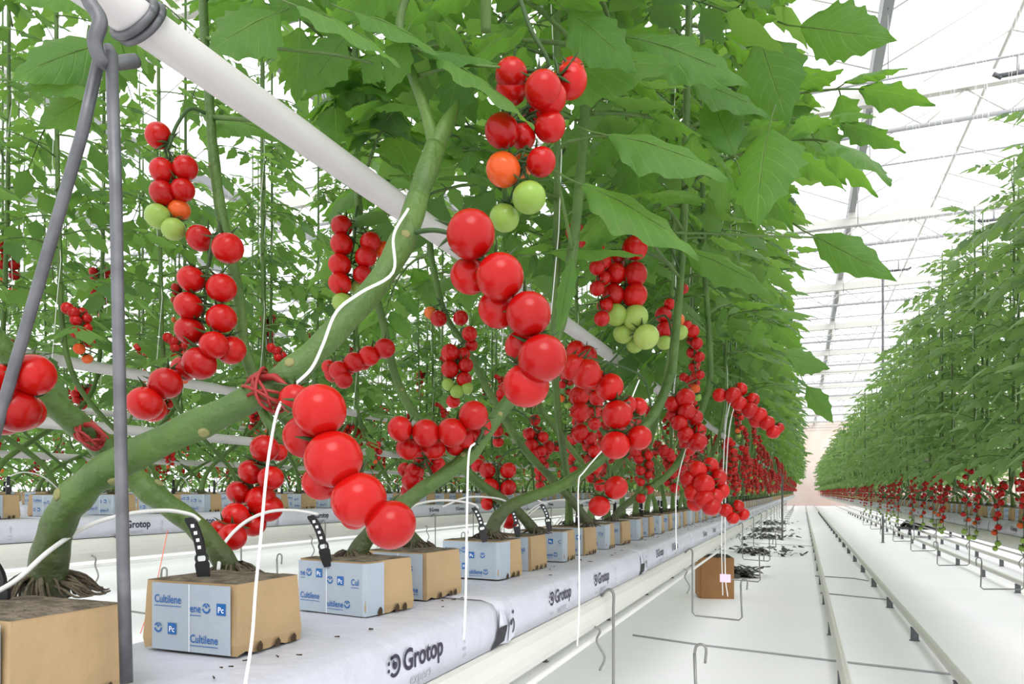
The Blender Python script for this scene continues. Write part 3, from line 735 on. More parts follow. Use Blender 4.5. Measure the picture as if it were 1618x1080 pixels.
# stem of the near vines: green, going over to olive-brown bark at its foot
def stem_near():
    m = mat('stem_green_barky_foot', (.078, .145, .026), .5, noise=(16, .8, (.045, .095, .017)), bump=(55, .6)); t = m.node_tree; N = t.nodes; L = t.links; b = N['Principled BSDF']
    src = b.inputs['Base Color'].links[0].from_socket; uv = N.new('ShaderNodeUVMap'); sp = N.new('ShaderNodeSeparateXYZ'); L.new(uv.outputs[0], sp.inputs[0])
    r = N.new('ShaderNodeMapRange'); r.inputs[1].default_value = .02; r.inputs[2].default_value = .26; r.inputs[3].default_value = .9; r.inputs[4].default_value = 0; L.new(sp.outputs['Y'], r.inputs[0])
    x = N.new('ShaderNodeMixRGB'); L.new(r.outputs[0], x.inputs[0]); L.new(src, x.inputs[1]); x.inputs[2].default_value = (.045, .048, .02, 1); L.new(x.outputs[0], b.inputs['Base Color']); return m
M['stem_near'] = stem_near()
# ------------------------------------------------------------------ the near vines, shaped one by one
PIX = F
def near_vine(label, pts, radpx, base_roots=40, seed=0, scars=()):
    """pts: (u, v, distance) down the middle of the stem; radpx: half widths in pixels at those points"""
    W3 = [at(*p) for p in pts]; root = W3[0].copy(); root.z = min(root.z, ztop + BH + .001)
    r = thing('tomato_plant', label, 'tomato plant', root)
    rr = [q * p[2] / F for q, p in zip(radpx, pts)]
    P = smooth_path([(*(w - root), a) for w, a in zip(W3, rr)], 8); k = len(P)
    rad = P[:, 3].copy(); rnd = random.Random(seed)
    rad *= 1 + .035 * np.sin(np.arange(k) * .9 + seed)
    for s in scars:                                           # swollen nodes
        i = int(s * (k - 1)); 
        for q in range(-2, 3):
            if 0 <= i + q < k: rad[i + q] *= 1 + .10 * (3 - abs(q)) / 3
    mb = MB(); mb.tube(P[:, :3], rad, 16, 0); st = mb.build('stem', [M['stem_near']], r)
    for s in scars:
        i = int(s * (k - 1)); p = Vector(P[i][:3]); t = (Vector(P[min(k - 1, i + 1)][:3]) - Vector(P[i - 1][:3])).normalized()
        side = (CAM - (p + root)).normalized(); side = (side - t * side.dot(t)).normalized()
        side = (Matrix.Rotation(rnd.uniform(-1.3, 1.3), 3, t) @ side)
        m2 = MB(); q = p + side * rad[i] * .9
        m2.tube([q, q + side * rad[i] * .14, q + side * rad[i] * .16], [rad[i] * .40, rad[i] * .30, rad[i] * .16], 9, 0); o = m2.build('leaf_scar', M['scar'], r)
    if base_roots:
        mb = MB(); R0 = rr[0]
        for q in range(base_roots):
            a = rnd.uniform(0, 2 * PI); R = R0 * rnd.uniform(1.3, 2.6); h = R0 * rnd.uniform(.5, 1.1)
            pts2 = [(R0 * .8 * math.cos(a), R0 * .8 * math.sin(a), h), ((R0 + R) / 2 * math.cos(a + .12), (R0 + R) / 2 * math.sin(a + .12), h * .7), (R * math.cos(a + .2), R * math.sin(a + .2), .001), (R * 1.1 * math.cos(a + .35), R * 1.1 * math.sin(a + .35), .0005)]
            mb.tube(smooth_path(pts2, 3), np.linspace(.0019, .0009, 10), 5, 0, cap=False)
        mb.build('root_crown', M['root'], r)
    r['_P'] = 0; del r['_P']
    return r, P, root

def near_truss(plant, root, stem_px, fruits, dc, seed=0, sr=.0028, push=.012, red='r', up=.35):
    """fruits: (u, v, half width px, back, ripeness) ; dc: distance of the truss"""
    fr = []
    for f in fruits:
        u, v, rp = f[:3]; back = f[3] if len(f) > 3 else 0; kd = f[4] if len(f) > 4 else red
        d = dc + back; fr.append((at(u, v, d) - root, rp * 1.03 * d / F, kd))
    pts = [at(*p) - root for p in stem_px]
    mids = []
    for a in range(0, len(fr) - 1, 2):
        c = (fr[a][0] + fr[a + 1][0]) / 2; away = (c + root - CAM).normalized(); mids.append(c + away * push + Vector((0, 0, fr[a][1] * .55)))
    return truss(plant, root, fr, pts + mids, seed=seed, stalk_r=sr, up=up)

def leaflet_mesh(seed, w): return leaflet_mb(34, 6, seed, 4 + seed % 3, w, .10)
LF = [leaflet_mesh(50 + k, w).mesh('leaf', M['leaf']) for k, w in enumerate((.22, .26, .30, .34, .24))]
def near_leaf(plant, root, base, tip, w=1.0, seed=0, roll=0.0, face=.5):
    """one big leaflet with its stalk, from base (u,v,d) to tip (u,v,d)"""
    b = at(*base); t = at(*tip); L = (t - b).length; x = (t - b).normalized()
    cdir = (CAM - (b + t) / 2).normalized(); up = Vector((0, 0, 1))
    z = (up * (1 - face) + cdir * face); z = (z - x * z.dot(x)).normalized(); z = Matrix.Rotation(roll, 3, x) @ z; y = z.cross(x)
    R = Matrix((x, y, z)).transposed().to_4x4()
    mb = MB(); mb.merge(LEAFM[seed % 5], Matrix.Diagonal((1, w, 1, 1)))
    mb.tube([(-.28, .02, .03), (-.15, .0, .012), (0, 0, 0), (.3, 0, -.012), (.7, 0, -.095)], [.010, .009, .007, .0045, .002], 5, 1)
    o = mb.build('leaf', [M['leaf'], M['stem']], plant); o.matrix_local = Matrix.Translation(b - root) @ R @ Matrix.Scale(L, 4)
    return o
LEAFM = [leaflet_mesh(50 + k, w) for k, w in enumerate((.24, .27, .31, .29, .25))]

# vine 1: thick stem rising from the corner block across the picture to the fork
V1, P1, R1 = near_vine('thick-stemmed tomato vine rising from the bottom left corner block to the fork', [
    (72, 938, .728), (80, 872, .715), (98, 815, .70), (135, 768, .68), (185, 733, .665), (270, 690, .66), (370, 643, .66), (455, 592, .67), (530, 523, .685), (595, 450, .71), (640, 372, .74), (664, 300, .77), (688, 232, .79)],
    [33, 27, 25, 25, 25, 24, 22, 21, 20, 19, 19, 17, 17], 95, 1, scars=(.22, .33, .46, .60, .83))
for (pp, rp, s) in (([(688, 232, .79), (672, 175, .80), (648, 110, .81), (632, 60, .82), (640, 0, .82), (690, -80, .81), (770, -92, .80)], [12, 9, 8, 7, 7, 6, 6], 1), ([(688, 232, .79), (704, 200, .795), (716, 178, .80), (725, 158, .80)], [14, 13, 9, 2], 2),
                    ([(700, -84, .81), (765, -60, .84), (767, 0, .86), (768, 50, .87)], [6, 9, 10, 9], 3)):
    mb = MB(); mb.tube(smooth_path([tuple(at(*p) - R1) for p in pp], 6), np.interp(np.linspace(0, 1, (len(pp) - 1) * 6 + 1), np.linspace(0, 1, len(pp)), [q * .8 / F for q in rp]), 12); mb.build('branch', M['stem'], V1)
near_truss(V1, R1, [(640, 372, .74), (672, 364, .73), (702, 366, .72)], [(744, 370, 38), (742, 436, 30, .035), (790, 437, 37), (788, 488, 32, .035), (835, 496, 35), (826, 548, 28, .04), (857, 566, 38), (831, 609, 36, .02)], .70, 1)
near_truss(V1, R1, [(452, 594, .67), (462, 606, .65), (474, 618, .63)], [(505, 648, 41), (484, 690, 36, .035), (466, 630, 24, .05), (527, 725, 45), (507, 762, 29, .04), (567, 789, 43), (560, 815, 22, .05), (618, 829, 39)], .585, 2)
near_truss(V1, R1, [(700, -60, .80), (770, -75, .80), (812, -25, .80), (838, 45, .80), (866, 104, .81)],
    [(808, 118, 25, .02), (808, 142, 24, .03), (858, 142, 29, -.01), (869, 155, 26, .0), (901, 128, 27, .03), (903, 112, 20, .05), (793, 207, 27), (826, 216, 20, .02), (869, 200, 24, .01), (845, 185, 20, .05), (795, 268, 27, 0, 'o'), (855, 256, 23), (824, 262, 18, .04, 'o'), (836, 312, 26, 0, 'g'), (797, 344, 23, .03, 'g')], .80, 3)
near_truss(V1, R1, [(366, 641, .66), (330, 600, .72)], [(350, 640, 10, .1, 'g')], .66, 4) if False else None

# vine 2: leaning left from the second block, passing under the thick stem
V2, P2, R2 = near_vine('tomato vine leaning left from the second block, crossing behind the steel hanger rod', [
    (368, 908, .93), (345, 872, .92), (308, 830, .91), (262, 795, .90), (215, 757, .89), (170, 712, .87), (125, 672, .84), (75, 628, .81), (25, 572, .78), (-20, 520, .76), (-60, 420, .76), (-80, 200, .78), (-90, -100, .8)],
    [19, 18, 18, 18, 19, 20, 20, 20, 19, 18, 17, 16, 14], 60, 2, scars=(.30, .42))
near_truss(V2, R2, [(20, 568, .78), (8, 575, .74)], [(53, 592, 32), (-8, 600, 28, .03), (25, 648, 35), (38, 650, 30, .04), (5, 660, 28, .02), (-20, 650, 32, .03)], .70, 5)
# vine 3: right-leaning from the third block
V3, P3, R3 = near_vine('tomato vine leaning right from the third block, its stem passing behind the largest truss', [
    (556, 885, 1.12), (578, 852, 1.12), (615, 815, 1.11), (660, 778, 1.11), (705, 748, 1.11), (745, 715, 1.12), (778, 668, 1.13), (815, 620, 1.15), (850, 580, 1.17), (878, 530, 1.18), (895, 470, 1.19), (904, 400, 1.2), (915, 300, 1.2), (925, 150, 1.2), (930, -200, 1.2)],
    [16, 14, 13, 12, 12, 12, 11, 11, 10, 10, 9, 9, 8, 8, 7], 55, 3, scars=(.34, .45))
near_truss(V3, R3, [(745, 715, 1.12), (752, 700, 1.1), (762, 680, 1.09)], [(748, 656, 23), (760, 672, 16, .05), (714, 683, 23), (737, 690, 19, .05), (673, 684, 22), (720, 703, 17, .06), (632, 677, 20), (686, 708, 18, .05), (645, 708, 19, .04), (660, 700, 17, .06)], 1.06, 6)
near_truss(V3, R3, [(688, 762, 1.11), (680, 745, 1.12), (672, 728, 1.14)], [(690, 735, 14, .03), (655, 745, 15, .0), (668, 725, 15, .02), (652, 760, 17, .0), (640, 742, 12, .03), (645, 775, 12, .04)], 1.15, 7)
# vine 4: leaning left behind, the upright stem with the long red truss
V4, P4, R4 = near_vine('tomato vine with upright stem behind the white pipe and a long red truss', [
    (655, 868, 1.29), (625, 825, 1.28), (575, 775, 1.25), (515, 715, 1.20), (455, 662, 1.14), (420, 628, 1.10), (400, 590, 1.08), (385, 545, 1.07), (378, 480, 1.06), (368, 420, 1.06), (350, 340, 1.06), (338, 250, 1.06), (330, 150, 1.06), (322, 30, 1.06), (318, -250, 1.06)],
    [13, 12, 11, 11, 11, 11, 10, 9, 9, 9, 9, 8, 7, 7, 6], 50, 4, scars=(.55, .78))
near_truss(V4, R4, [(350, 340, 1.06), (346, 360, 1.05), (338, 380, 1.04), (330, 420, 1.04)],
    [(360, 392, 24), (315, 376, 20, .03), (350, 455, 23), (302, 441, 21), (350, 503, 23), (298, 483, 22), (338, 545, 22, -.01), (300, 522, 23, .01), (365, 553, 23, .02), (315, 574, 26, .0), (291, 582, 20, .03), (262, 605, 25, -.02), (250, 616, 18, .03), (229, 637, 27, -.03), (240, 645, 22, .0)], .99, 8, up=1.1)
near_truss(V4, R4, [(328, 180, 1.06), (300, 172, 1.04), (278, 200, 1.02), (266, 235, 1.02)], [(250, 214, 20), (266, 262, 12, .05), (257, 270, 20), (293, 265, 19), (257, 305, 20), (289, 300, 18), (250, 342, 20, 0, 'g'), (283, 332, 17, .01, 'o'), (274, 362, 18, .0, 'g')], 1.02, 9)
# vine 5: the left upright (560) rising from block six
V5, P5, R5 = near_vine('tomato vine leaning left from the sixth block, then rising left of the fork', [
    (848, 842, 1.72), (822, 812, 1.72), (790, 787, 1.71), (750, 757, 1.69), (712, 715, 1.67), (675, 675, 1.65), (645, 640, 1.63), (622, 585, 1.61), (603, 500, 1.6), (580, 420, 1.58), (567, 330, 1.57), (563, 200, 1.57), (561, 80, 1.57), (560, -250, 1.57)],
    [9, 8, 8, 8, 7, 7, 7, 6.5, 6, 6, 6, 5.5, 5, 5], 34, 5, scars=(.5,))
near_truss(V5, R5, [(566, 320, 1.57), (562, 340, 1.55), (560, 380, 1.53)], [(540, 357, 17), (585, 382, 16), (540, 386, 18), (578, 406, 17), (537, 418, 18), (573, 434, 15), (537, 448, 18), (605, 395, 14, .03, 'o'), (541, 478, 16, 0, 'g'), (566, 455, 13, .03, 'g')], 1.45, 10, up=1.2)
near_truss(V5, R5, [(612, 545, 1.6), (618, 540, 1.56)], [(608, 550, 16), (597, 556, 12, .03), (583, 562, 16), (573, 572, 13, .03), (560, 572, 16), (548, 580, 14, .03), (535, 585, 15), (525, 592, 12, .03), (520, 580, 12, .03), (543, 600, 14)], 1.5, 11)
# vine 6: right-leaning from block five
V6, P6, R6 = near_vine('tomato vine leaning right from the fifth block beside the first tall black dripper', [
    (775, 846, 1.53), (785, 820, 1.53), (808, 798, 1.54), (842, 783, 1.56), (880, 770, 1.58), (912, 752, 1.6), (955, 722, 1.62), (1000, 690, 1.65), (1035, 650, 1.68), (1060, 590, 1.7), (1066, 540, 1.7), (1075, 440, 1.7), (1082, 300, 1.7), (1088, 0, 1.7), (1090, -300, 1.7)],
    [13, 11, 10, 9, 9, 9, 8, 8, 8, 7.5, 7, 6, 6, 5, 5], 36, 6, scars=(.35, .5))
near_truss(V6, R6, [(1030, 650, 1.68), (1018, 600, 1.66), (985, 580, 1.6), (940, 568, 1.45)],
    [(905, 580, 21, -.1), (893, 575, 16, -.08), (926, 590, 24, -.1), (943, 600, 17, -.05), (963, 611, 22, -.06), (975, 655, 24, -.06), (990, 640, 16, -.02), (972, 703, 23, -.06), (985, 662, 17, .0), (1010, 691, 20, -.05), (1008, 642, 15, .0), (1000, 665, 13, .03)], 1.42, 12)
near_truss(V6, R6, [(955, 722, 1.62), (962, 740, 1.6)], [(973, 770, 19), (947, 799, 17)], 1.55, 13)
near_truss(V6, R6, [(1076, 430, 1.7), (1040, 350, 1.66), (1010, 348, 1.64)], [(998, 352, 12, .02), (1003, 392, 20), (975, 410, 14, .03), (972, 432, 17), (1003, 434, 20), (969, 466, 18), (1003, 467, 20), (973, 497, 18, 0, 'g'), (1004, 501, 20, 0, 'g'), (985, 527, 16, .02, 'g'), (1021, 532, 20, -.02, 'g'), (1003, 545, 13, .03, 'g')], 1.5, 14)
near_truss(V6, R6, [(1066, 540, 1.7), (1040, 500, 1.8)], [(915, 625, 16), (942, 618, 14, .04), (917, 650, 16), (940, 640, 13, .04), (927, 610, 13, .03), (938, 660, 11, .04)], 1.75, 15)
near_truss(V6, R6, [(1078, 470, 1.7), (1065, 455, 1.8)], [(1080, 456, 8), (1058, 480, 9), (1048, 497, 13), (1050, 520, 13), (1072, 505, 10, .03, 'o'), (1050, 541, 12, 0, 'g'), (1075, 525, 12, 0, 'g')], 1.9, 16)
# vine 7 : left-leaning from block seven
V7, P7, R7 = near_vine('tomato vine leaning left from the seventh block, thin upright stem with small trusses', [
    (932, 827, 2.05), (905, 792, 2.04), (868, 752, 2.02), (825, 705, 2.0), (785, 640, 1.97), (757, 590, 1.95), (735, 545, 1.93), (705, 500, 1.92), (688, 440, 1.92), (678, 370, 1.92), (674, 250, 1.92), (672, -300, 1.92)],
    [7, 6.5, 6, 6, 5.5, 5.5, 5, 5, 5, 5, 4.5, 4], 24, 7)
near_truss(V7, R7, [(740, 555, 1.93), (728, 520, 1.9)], [(742, 527, 12), (745, 545, 10, .03), (711, 557, 14), (731, 560, 12, .02), (711, 583, 14), (736, 577, 12), (733, 599, 12), (715, 570, 10, .04), (708, 607, 10, 0, 'g'), (722, 618, 11, 0, 'g'), (738, 613, 10, 0, 'g'), (716, 634, 11, .03)], 1.8, 17)
near_truss(V7, R7, [(690, 470, 1.92), (696, 480, 1.9)], [(693, 503, 13), (728, 502, 12), (680, 494, 10, .03, 'o')], 1.85, 18)
near_truss(V7, R7, [(825, 705, 2.0), (800, 715, 1.95)], [(770, 743, 13), (803, 743, 13), (775, 768, 14), (803, 770, 13), (770, 795, 11, .03), (805, 822, 14), (755, 735, 11, .03), (783, 782, 12, .03)], 1.8, 19)
near_truss(V7, R7, [(785, 640, 1.97), (820, 650, 1.9)], [(845, 663, 9), (836, 685, 10), (858, 690, 9), (840, 703, 11), (855, 712, 9), (848, 690, 9, .03), (843, 716, 10)], 2.2, 20)
# vine 8 : upright between, carries the low left truss
V8, P8, R8 = near_vine('tomato vine with a low red truss hanging left of the lowest big fruits', [
    (668, 866, 1.33), (640, 838, 1.31), (590, 800, 1.27), (530, 752, 1.21), (470, 712, 1.16), (440, 690, 1.12), (415, 650, 1.12), (404, 600, 1.12)], [10, 9, 9, 9, 8, 8, 7, 6], 30, 8)
near_truss(V8, R8, [(440, 690, 1.12), (425, 700, 1.08), (415, 720, 1.06)],
    [(418, 708, 22), (440, 715, 14, .04), (397, 745, 20, .02), (428, 755, 20, .0), (377, 778, 19, .03), (412, 790, 24, .03), (372, 815, 21, .0), (425, 803, 22, .03), (347, 838, 17, -.02), (400, 828, 20, .03), (367, 848, 22, -.03), (380, 832, 16, .03)], 1.0, 21, up=.9)
# clusters that hang further along the row
near_truss(V6, R6, [(1088, 600, 1.75), (1080, 608, 1.9)], [(1083, 628, 14), (1063, 637, 13), (1085, 650, 14), (1064, 655, 11, .03), (1073, 667, 13), (1096, 663, 13), (1082, 685, 13), (1100, 690, 15), (1090, 697, 12, .03), (1108, 700, 10)], 2.2, 22) if False else None

V9, P9, R9 = near_vine('tomato vine with two dense red clusters hanging over the gutter edge, right of centre', [
    (968, 820, 2.45), (985, 800, 2.45), (1020, 775, 2.46), (1060, 745, 2.48), (1088, 700, 2.5), (1108, 650, 2.5), (1122, 600, 2.5), (1120, 520, 2.5), (1112, 400, 2.5), (1110, 200, 2.5), (1110, -300, 2.5)],
    [6, 5.5, 5.5, 5.5, 5.5, 5, 5, 4.5, 4, 4, 3.5], 20, 9)
near_truss(V9, R9, [(1120, 590, 2.5), (1100, 600, 2.4), (1080, 610, 2.3)], [(1083, 628, 15), (1063, 638, 13, .02), (1085, 650, 14), (1064, 656, 12, .04), (1073, 668, 13), (1098, 660, 13, .02), (1083, 686, 13), (1104, 680, 12, .03), (1102, 698, 15), (1085, 697, 12, .03)], 2.1, 22)
near_truss(V9, R9, [(1100, 670, 2.5), (1115, 700, 2.35), (1118, 720, 2.2)], [(1102, 742, 15, .02), (1122, 735, 13, .04), (1088, 757, 14, .03), (1112, 765, 17), (1135, 755, 14, .03), (1096, 778, 15, .02), (1128, 785, 15, .01), (1113, 788, 17), (1140, 775, 13, .04), (1098, 795, 13, .04), (1124, 800, 15, -.01)], 1.95, 23)
near_truss(V9, R9, [(1122, 600, 2.5), (1135, 612, 2.45), (1150, 615, 2.4)], [(1137, 624, 11, .02), (1158, 624, 13), (1170, 615, 11, .03), (1168, 637, 12), (1188, 632, 12, .02), (1185, 648, 13), (1200, 655, 12, .0), (1196, 664, 12, .02), (1212, 668, 12), (1222, 682, 11), (1230, 676, 9, .03)], 2.3, 24)
near_truss(V9, R9, [(1088, 700, 2.5), (1130, 740, 2.45), (1145, 775, 2.4)], [(1147, 806, 11), (1165, 800, 11, .02), (1158, 818, 10), (1174, 812, 10, .03)], 2.3, 25)

# big leaves of the near vines, placed along their upper stems
rl = random.Random(31)
def scatter_leaves(plant, root, P, n, z0, z1, L=(.34, .46), azr=None):
    z = P[:, 2] + root.z
    for k in range(n):
        zz = z0 + (z1 - z0) * (k + rl.random() * .5) / n; i = int(np.abs(z - zz).argmin()); p = Vector(P[i][:3])
        az = rl.uniform(*azr) if azr else rl.uniform(0, 2 * PI)
        o = link('leaf', LEAF[rl.randrange(7)], plant); o.matrix_local = leaf_matrix(p, az, rl.uniform(-.1, .4), rl.uniform(*L), rl.uniform(-.3, .3))
scatter_leaves(V3, R3, P3, 11, 1.62, 2.15)
scatter_leaves(V4, R4, P4, 8, 1.68, 2.15, (.26, .34), (-1.2, 1.6))
scatter_leaves(V5, R5, P5, 14, 1.62, 2.4, (.28, .38))
scatter_leaves(V6, R6, P6, 16, 1.52, 2.5); scatter_leaves(V9, R9, P9, 16, 1.5, 2.7)
scatter_leaves(V7, R7, P7, 15, 1.60, 2.6, (.3, .42))
for (pl, rt, base, tip, w, seed, roll, face) in [
    (V6, R6, (1265, 42, 1.35), (1405, 57, 1.25), 1.15, 0, .2, .75), (V6, R6, (1285, 372, 1.6), (1412, 434, 1.5), .72, 1, .1, .75),
    (V3, R3, (962, 214, .98), (1160, 238, .92), 1.0, 2, -.1, .45), (V3, R3, (920, 292, 1.0), (1120, 364, .95), .95, 1, .0, .4),
    (V3, R3, (1215, 205, 1.2), (1185, 335, 1.15), 1.25, 3, .35, .7), (V3, R3, (1160, 245, 1.2), (1120, 130, 1.2), 1.2, 4, .3, .9),
    (V6, R6, (1240, 560, 2.2), (1320, 572, 2.2), 1.0, 2, 0, .6), (V6, R6, (1275, 610, 2.5), (1316, 672, 2.5), .8, 1, .2, .9),
    (V1, R1, (690, 92, .80), (862, 150, .74), .95, 0, -.2, .3), (V1, R1, (655, 84, .8), (800, 70, .82), 1.2, 2, 0, .35),
    (V1, R1, (470, 10, .75), (640, 55, .72), .9, 1, .0, .3), (V1, R1, (560, 20, .78), (700, 50, .76), 1.1, 3, .1, .3), (V1, R1, (640, 60, .78), (612, 140, .78), 1.1, 4, .0, .8),
    (V4, R4, (440, 20, .95), (320, 60, .9), 1.35, 2, .0, .5), (V4, R4, (470, -20, .95), (430, 30, .95), 1.6, 3, .0, .9), (V4, R4, (545, 60, 1.0), (480, 140, 1.0), 1.2, 1, .2, .8),
    (V4, R4, (600, 95, 1.05), (575, 130, 1.05), 1.6, 3, 0, .9), (V4, R4, (335, 185, 1.1), (450, 190, 1.05), 1.2, 4, .0, .4), (V4, R4, (450, 190, 1.15), (460, 245, 1.15), 1.3, 0, .0, .9),
    (V2, R2, (165, 70, .85), (12, 100, .78), 1.0, 1, .0, .55), (V2, R2, (160, 110, .85), (25, 118, .8), 1.0, 2, .0, .5), (V2, R2, (150, 150, .87), (52, 190, .84), 1.1, 3, .0, .6), (V2, R2, (160, -20, .8), (215, 130, .82), .8, 4, .0, .8),
    (V2, R2, (140, -10, .85), (20, -20, .8), 1.2, 0, 0, .5),
    (V3, R3, (870, 120, 1.1), (1060, 60, 1.0), 1.1, 3, .1, .5), (V3, R3, (1000, 60, 1.1), (1195, 100, 1.05), 1.0, 0, .1, .5), (V3, R3, (1090, 130, 1.2), (1225, 155, 1.15), 1.0, 1, .1, .4),
    (V3, R3, (900, 20, 1.0), (1010, 90, .98), 1.2, 2, .1, .5), (V3, R3, (860, 400, 1.3), (1010, 370, 1.25), .8, 4, .1, .3), (V6, R6, (1080, 395, 1.5), (1240, 440, 1.45), 1.0, 0, .1, .4),
    (V1, R1, (905, 405, 1.0), (880, 530, 1.0), .35, 2, .0, .8), (V6, R6, (1150, 300, 1.5), (1260, 320, 1.45), 1.2, 3, .0, .6), (V6, R6, (1200, 60, 1.5), (1245, 190, 1.5), 1.2, 2, 0, .8)]:
    near_leaf(pl, rt, base, tip, w, seed, roll, face)
# leaf stalks that show on their own
def petiole(plant, root, pts, r0, r1):
    mb = MB(); P = smooth_path([tuple(at(*p) - root) for p in pts], 6); mb.tube(P, np.linspace(r0, r1, len(P)), 8); return mb.build('leaf_stalk', M['stem'], plant)
petiole(V4, R4, [(335, 185, 1.06), (400, 190, 1.02), (430, 196, 1.0)], .004, .002)
petiole(V4, R4, [(322, 60, 1.06), (420, 75, 1.0), (520, 85, .97), (590, 100, .97)], .003, .002)
petiole(V6, R6, [(1075, 440, 1.7), (1030, 375, 1.45), (1100, 368, 1.4), (1190, 372, 1.45), (1290, 375, 1.55)], .0035, .002)
petiole(V1, R1, [(660, 120, .81), (720, 104, .80), (790, 106, .79)], .0025, .0015)
petiole(V3, R3, [(905, 400, 1.2), (880, 250, 1.05), (925, 218, 1.0), (965, 214, .98)], .003, .0018)
# ------------------------------------------------------------------ pipes, rods, wires, drippers, rails
def pipe_line(rn_label, X, z, r, y0, y1, label, m='pipe', cat='pipe', name='growth_pipe'):
    mb = MB(); mb.tube([(X, y, z) for y in np.linspace(y0, y1, 12)], r, 24); return tag(mb.build(name, M[m]), label, cat)
# big pipe through the nearest row
gp = thing('growth_pipe', 'thick white painted pipe running diagonally from the top left corner behind the fork', 'pipe', (0, 0, 0))
PX, PZ, PR = -.655, 1.50, .0215
mb = MB(); mb.tube([(PX, y, PZ) for y in np.linspace(-1, 50, 20)], PR, 28); mb.build('pipe_body', M['pipe'], gp)
def tray_row(X, z, y0, y1, label): return pipe_line('', X, z, .021, y0, y1, label)
tray_row(-2.42, 1.46, -1, 50, 'white pipe crossing the left side behind the first row, at mid height')
tray_row(-2.48, 1.245, -1, 50, 'lower white pipe of the second row, showing between the stems on the left')
tray_row(-4.27, 1.52, -1, 50, 'white pipe of the third row, thin behind the second one')
tray_row(-4.30, 1.22, -1, 50, 'lowest far white pipe behind the left rows, thin and half hidden')
tray_row(1.27, 1.35, -1, 50, 'white pipe running inside the vine row right of the aisle')
# hanger with collar, hook and two rods
yc = None
hk = thing('gutter_hanger', 'grey steel hanger with hook, collar on the white pipe and two long rods', 'hanger', at(170, 100, .64))
h0 = at(170, 100, .64); rel = lambda u, v, d: at(u, v, d) - h0
mb = MB(); cy = .32
# collar around the pipe where it meets the picture's top left
best = min(np.linspace(.1, 2, 400), key=lambda y: abs((809 + F * ((PX * CA + y * SA) / (-PX * SA + y * CA))) - 218)); cy = float(best)
ang = np.linspace(0, 2 * PI, 33)
for dy in (-.006, .004):
    mb.tube([(PX + (PR + .004) * math.cos(a) - h0.x, cy + dy - h0.y + .012 * math.sin(a), PZ + (PR + .004) * math.sin(a) - h0.z) for a in ang], .0045, 8)
mb.build('collar', M['galv'], hk)
mb = MB(); mb.tube(smooth_path([tuple(rel(*p)) for p in ((128, -40, .62), (140, 0, .62), (158, 32, .62), (150, 65, .62), (158, 92, .625), (172, 101, .635), (190, 99, .645), (214, 96, .66))], 6), .0062, 12); mb.build('hook', M['galv'], hk)
mb = MB(); mb.tube([rel(176, 84, .632), rel(183, 300, .632), rel(188, 560, .63), rel(195, 900, .622), rel(200, 1078, .618)], .0052, 12)
mb.tube(smooth_path([tuple(rel(*p)) for p in ((176, 90, .632), (172, 78, .640), (166, 84, .648), (166, 96, .65))], 4), .005, 10); mb.build('rod', M['galv'], hk)
mb = MB(); mb.tube([rel(156, 96, .65), rel(130, 210, .66), (rel(62, 445, .67)), rel(2, 650, .68), rel(-60, 870, .69)], .0052, 12); mb.build('rod', M['galv'], hk)

# drippers: black notched stakes with a white hose each
def dripper(label, base, head, hose, sc=1.0, group=None):
    """base, head: (u,v,d) pixels; hose: list of pixels"""
    b = at(*base); h = at(*head); L = (h - b).length; r = thing('irrigation_dripper', label, 'dripper', b, group=group)
    ax = (h - b).normalized(); right = Vector((CA, SA, 0)); nrm = right.cross(ax).normalized(); right = ax.cross(nrm)
    w = .0052 * sc; mb = MB()
    def strip(ts, ws, thick=.0024, bend=0.0):
        V = []
        for t, ww in zip(ts, ws):
            c = ax * L * t + right * (-bend * max(0, t - .45) ** 2)
            for a, q in ((-1, -1), (1, -1), (1, 1), (-1, 1)): V.append(c + right * a * ww + nrm * q * thick * sc)
        n = len(ts); mb.add([tuple(v) for v in V], [(i * 4 + j, i * 4 + (j + 1) % 4, (i + 1) * 4 + (j + 1) % 4, (i + 1) * 4 + j) for i in range(n - 1) for j in range(4)] + [(3, 2, 1, 0), tuple(range((n - 1) * 4, n * 4))])
    strip([-.12, 0, .22, .27], [w * .9, w * 1.25, w * 1.5, w * 1.2]); strip([.36, .5, .65, .8, .95, 1.0], [w * .9, w, w, w, w * 1.1, w * .7], bend=.03 * sc)
    c = ax * L * .315; a = np.linspace(0, 2 * PI, 15); rr = w * 1.25
    mb.tube([tuple(c + right * rr * math.cos(x) + ax * rr * math.sin(x)) for x in a], .0017 * sc, 6)
    mb.build('stake', M['black'], r, smooth=False)
    mb = MB()
    for t in (.5, .62, .74, .86):
        c = ax * L * t + right * (-.03 * sc * max(0, t - .45) ** 2) + nrm * .0026 * sc
        for sgn in (1, -1):
            cc = c if sgn > 0 else c - nrm * .0052 * sc; q = w * .38; mb.add([tuple(cc + right * x * q + ax * y * q) for x, y in ((-1, -1), (1, -1), (1, 1), (-1, 1))], [(0, 1, 2, 3)])
    mb.build('stake_notches', M['sleevew'], r, smooth=False)
    if hose:
        P = smooth_path([tuple(at(*p) - b) for p in hose], 7); mb = MB(); mb.tube(P, .0023 if sc == 1 else .0024, 8); mb.build('hose', M['hose'], r)
    return r
dripper('black dripper stake on the second block with its white hose looping over from the left', (322, 912, .84), (311, 816, .84), [(-60, 960, .60), (20, 920, .64), (80, 868, .68), (140, 830, .74), (200, 812, .78), (260, 806, .82), (300, 812, .84), (316, 822, .845)])
dripper('black dripper stake on the third block, white hose arching left over the low truss', (516, 886, 1.05), (500, 812, 1.05), [(345, 900, .90), (352, 862, .93), (385, 826, .96), (425, 808, 1.0), (465, 806, 1.03), (503, 812, 1.05)])
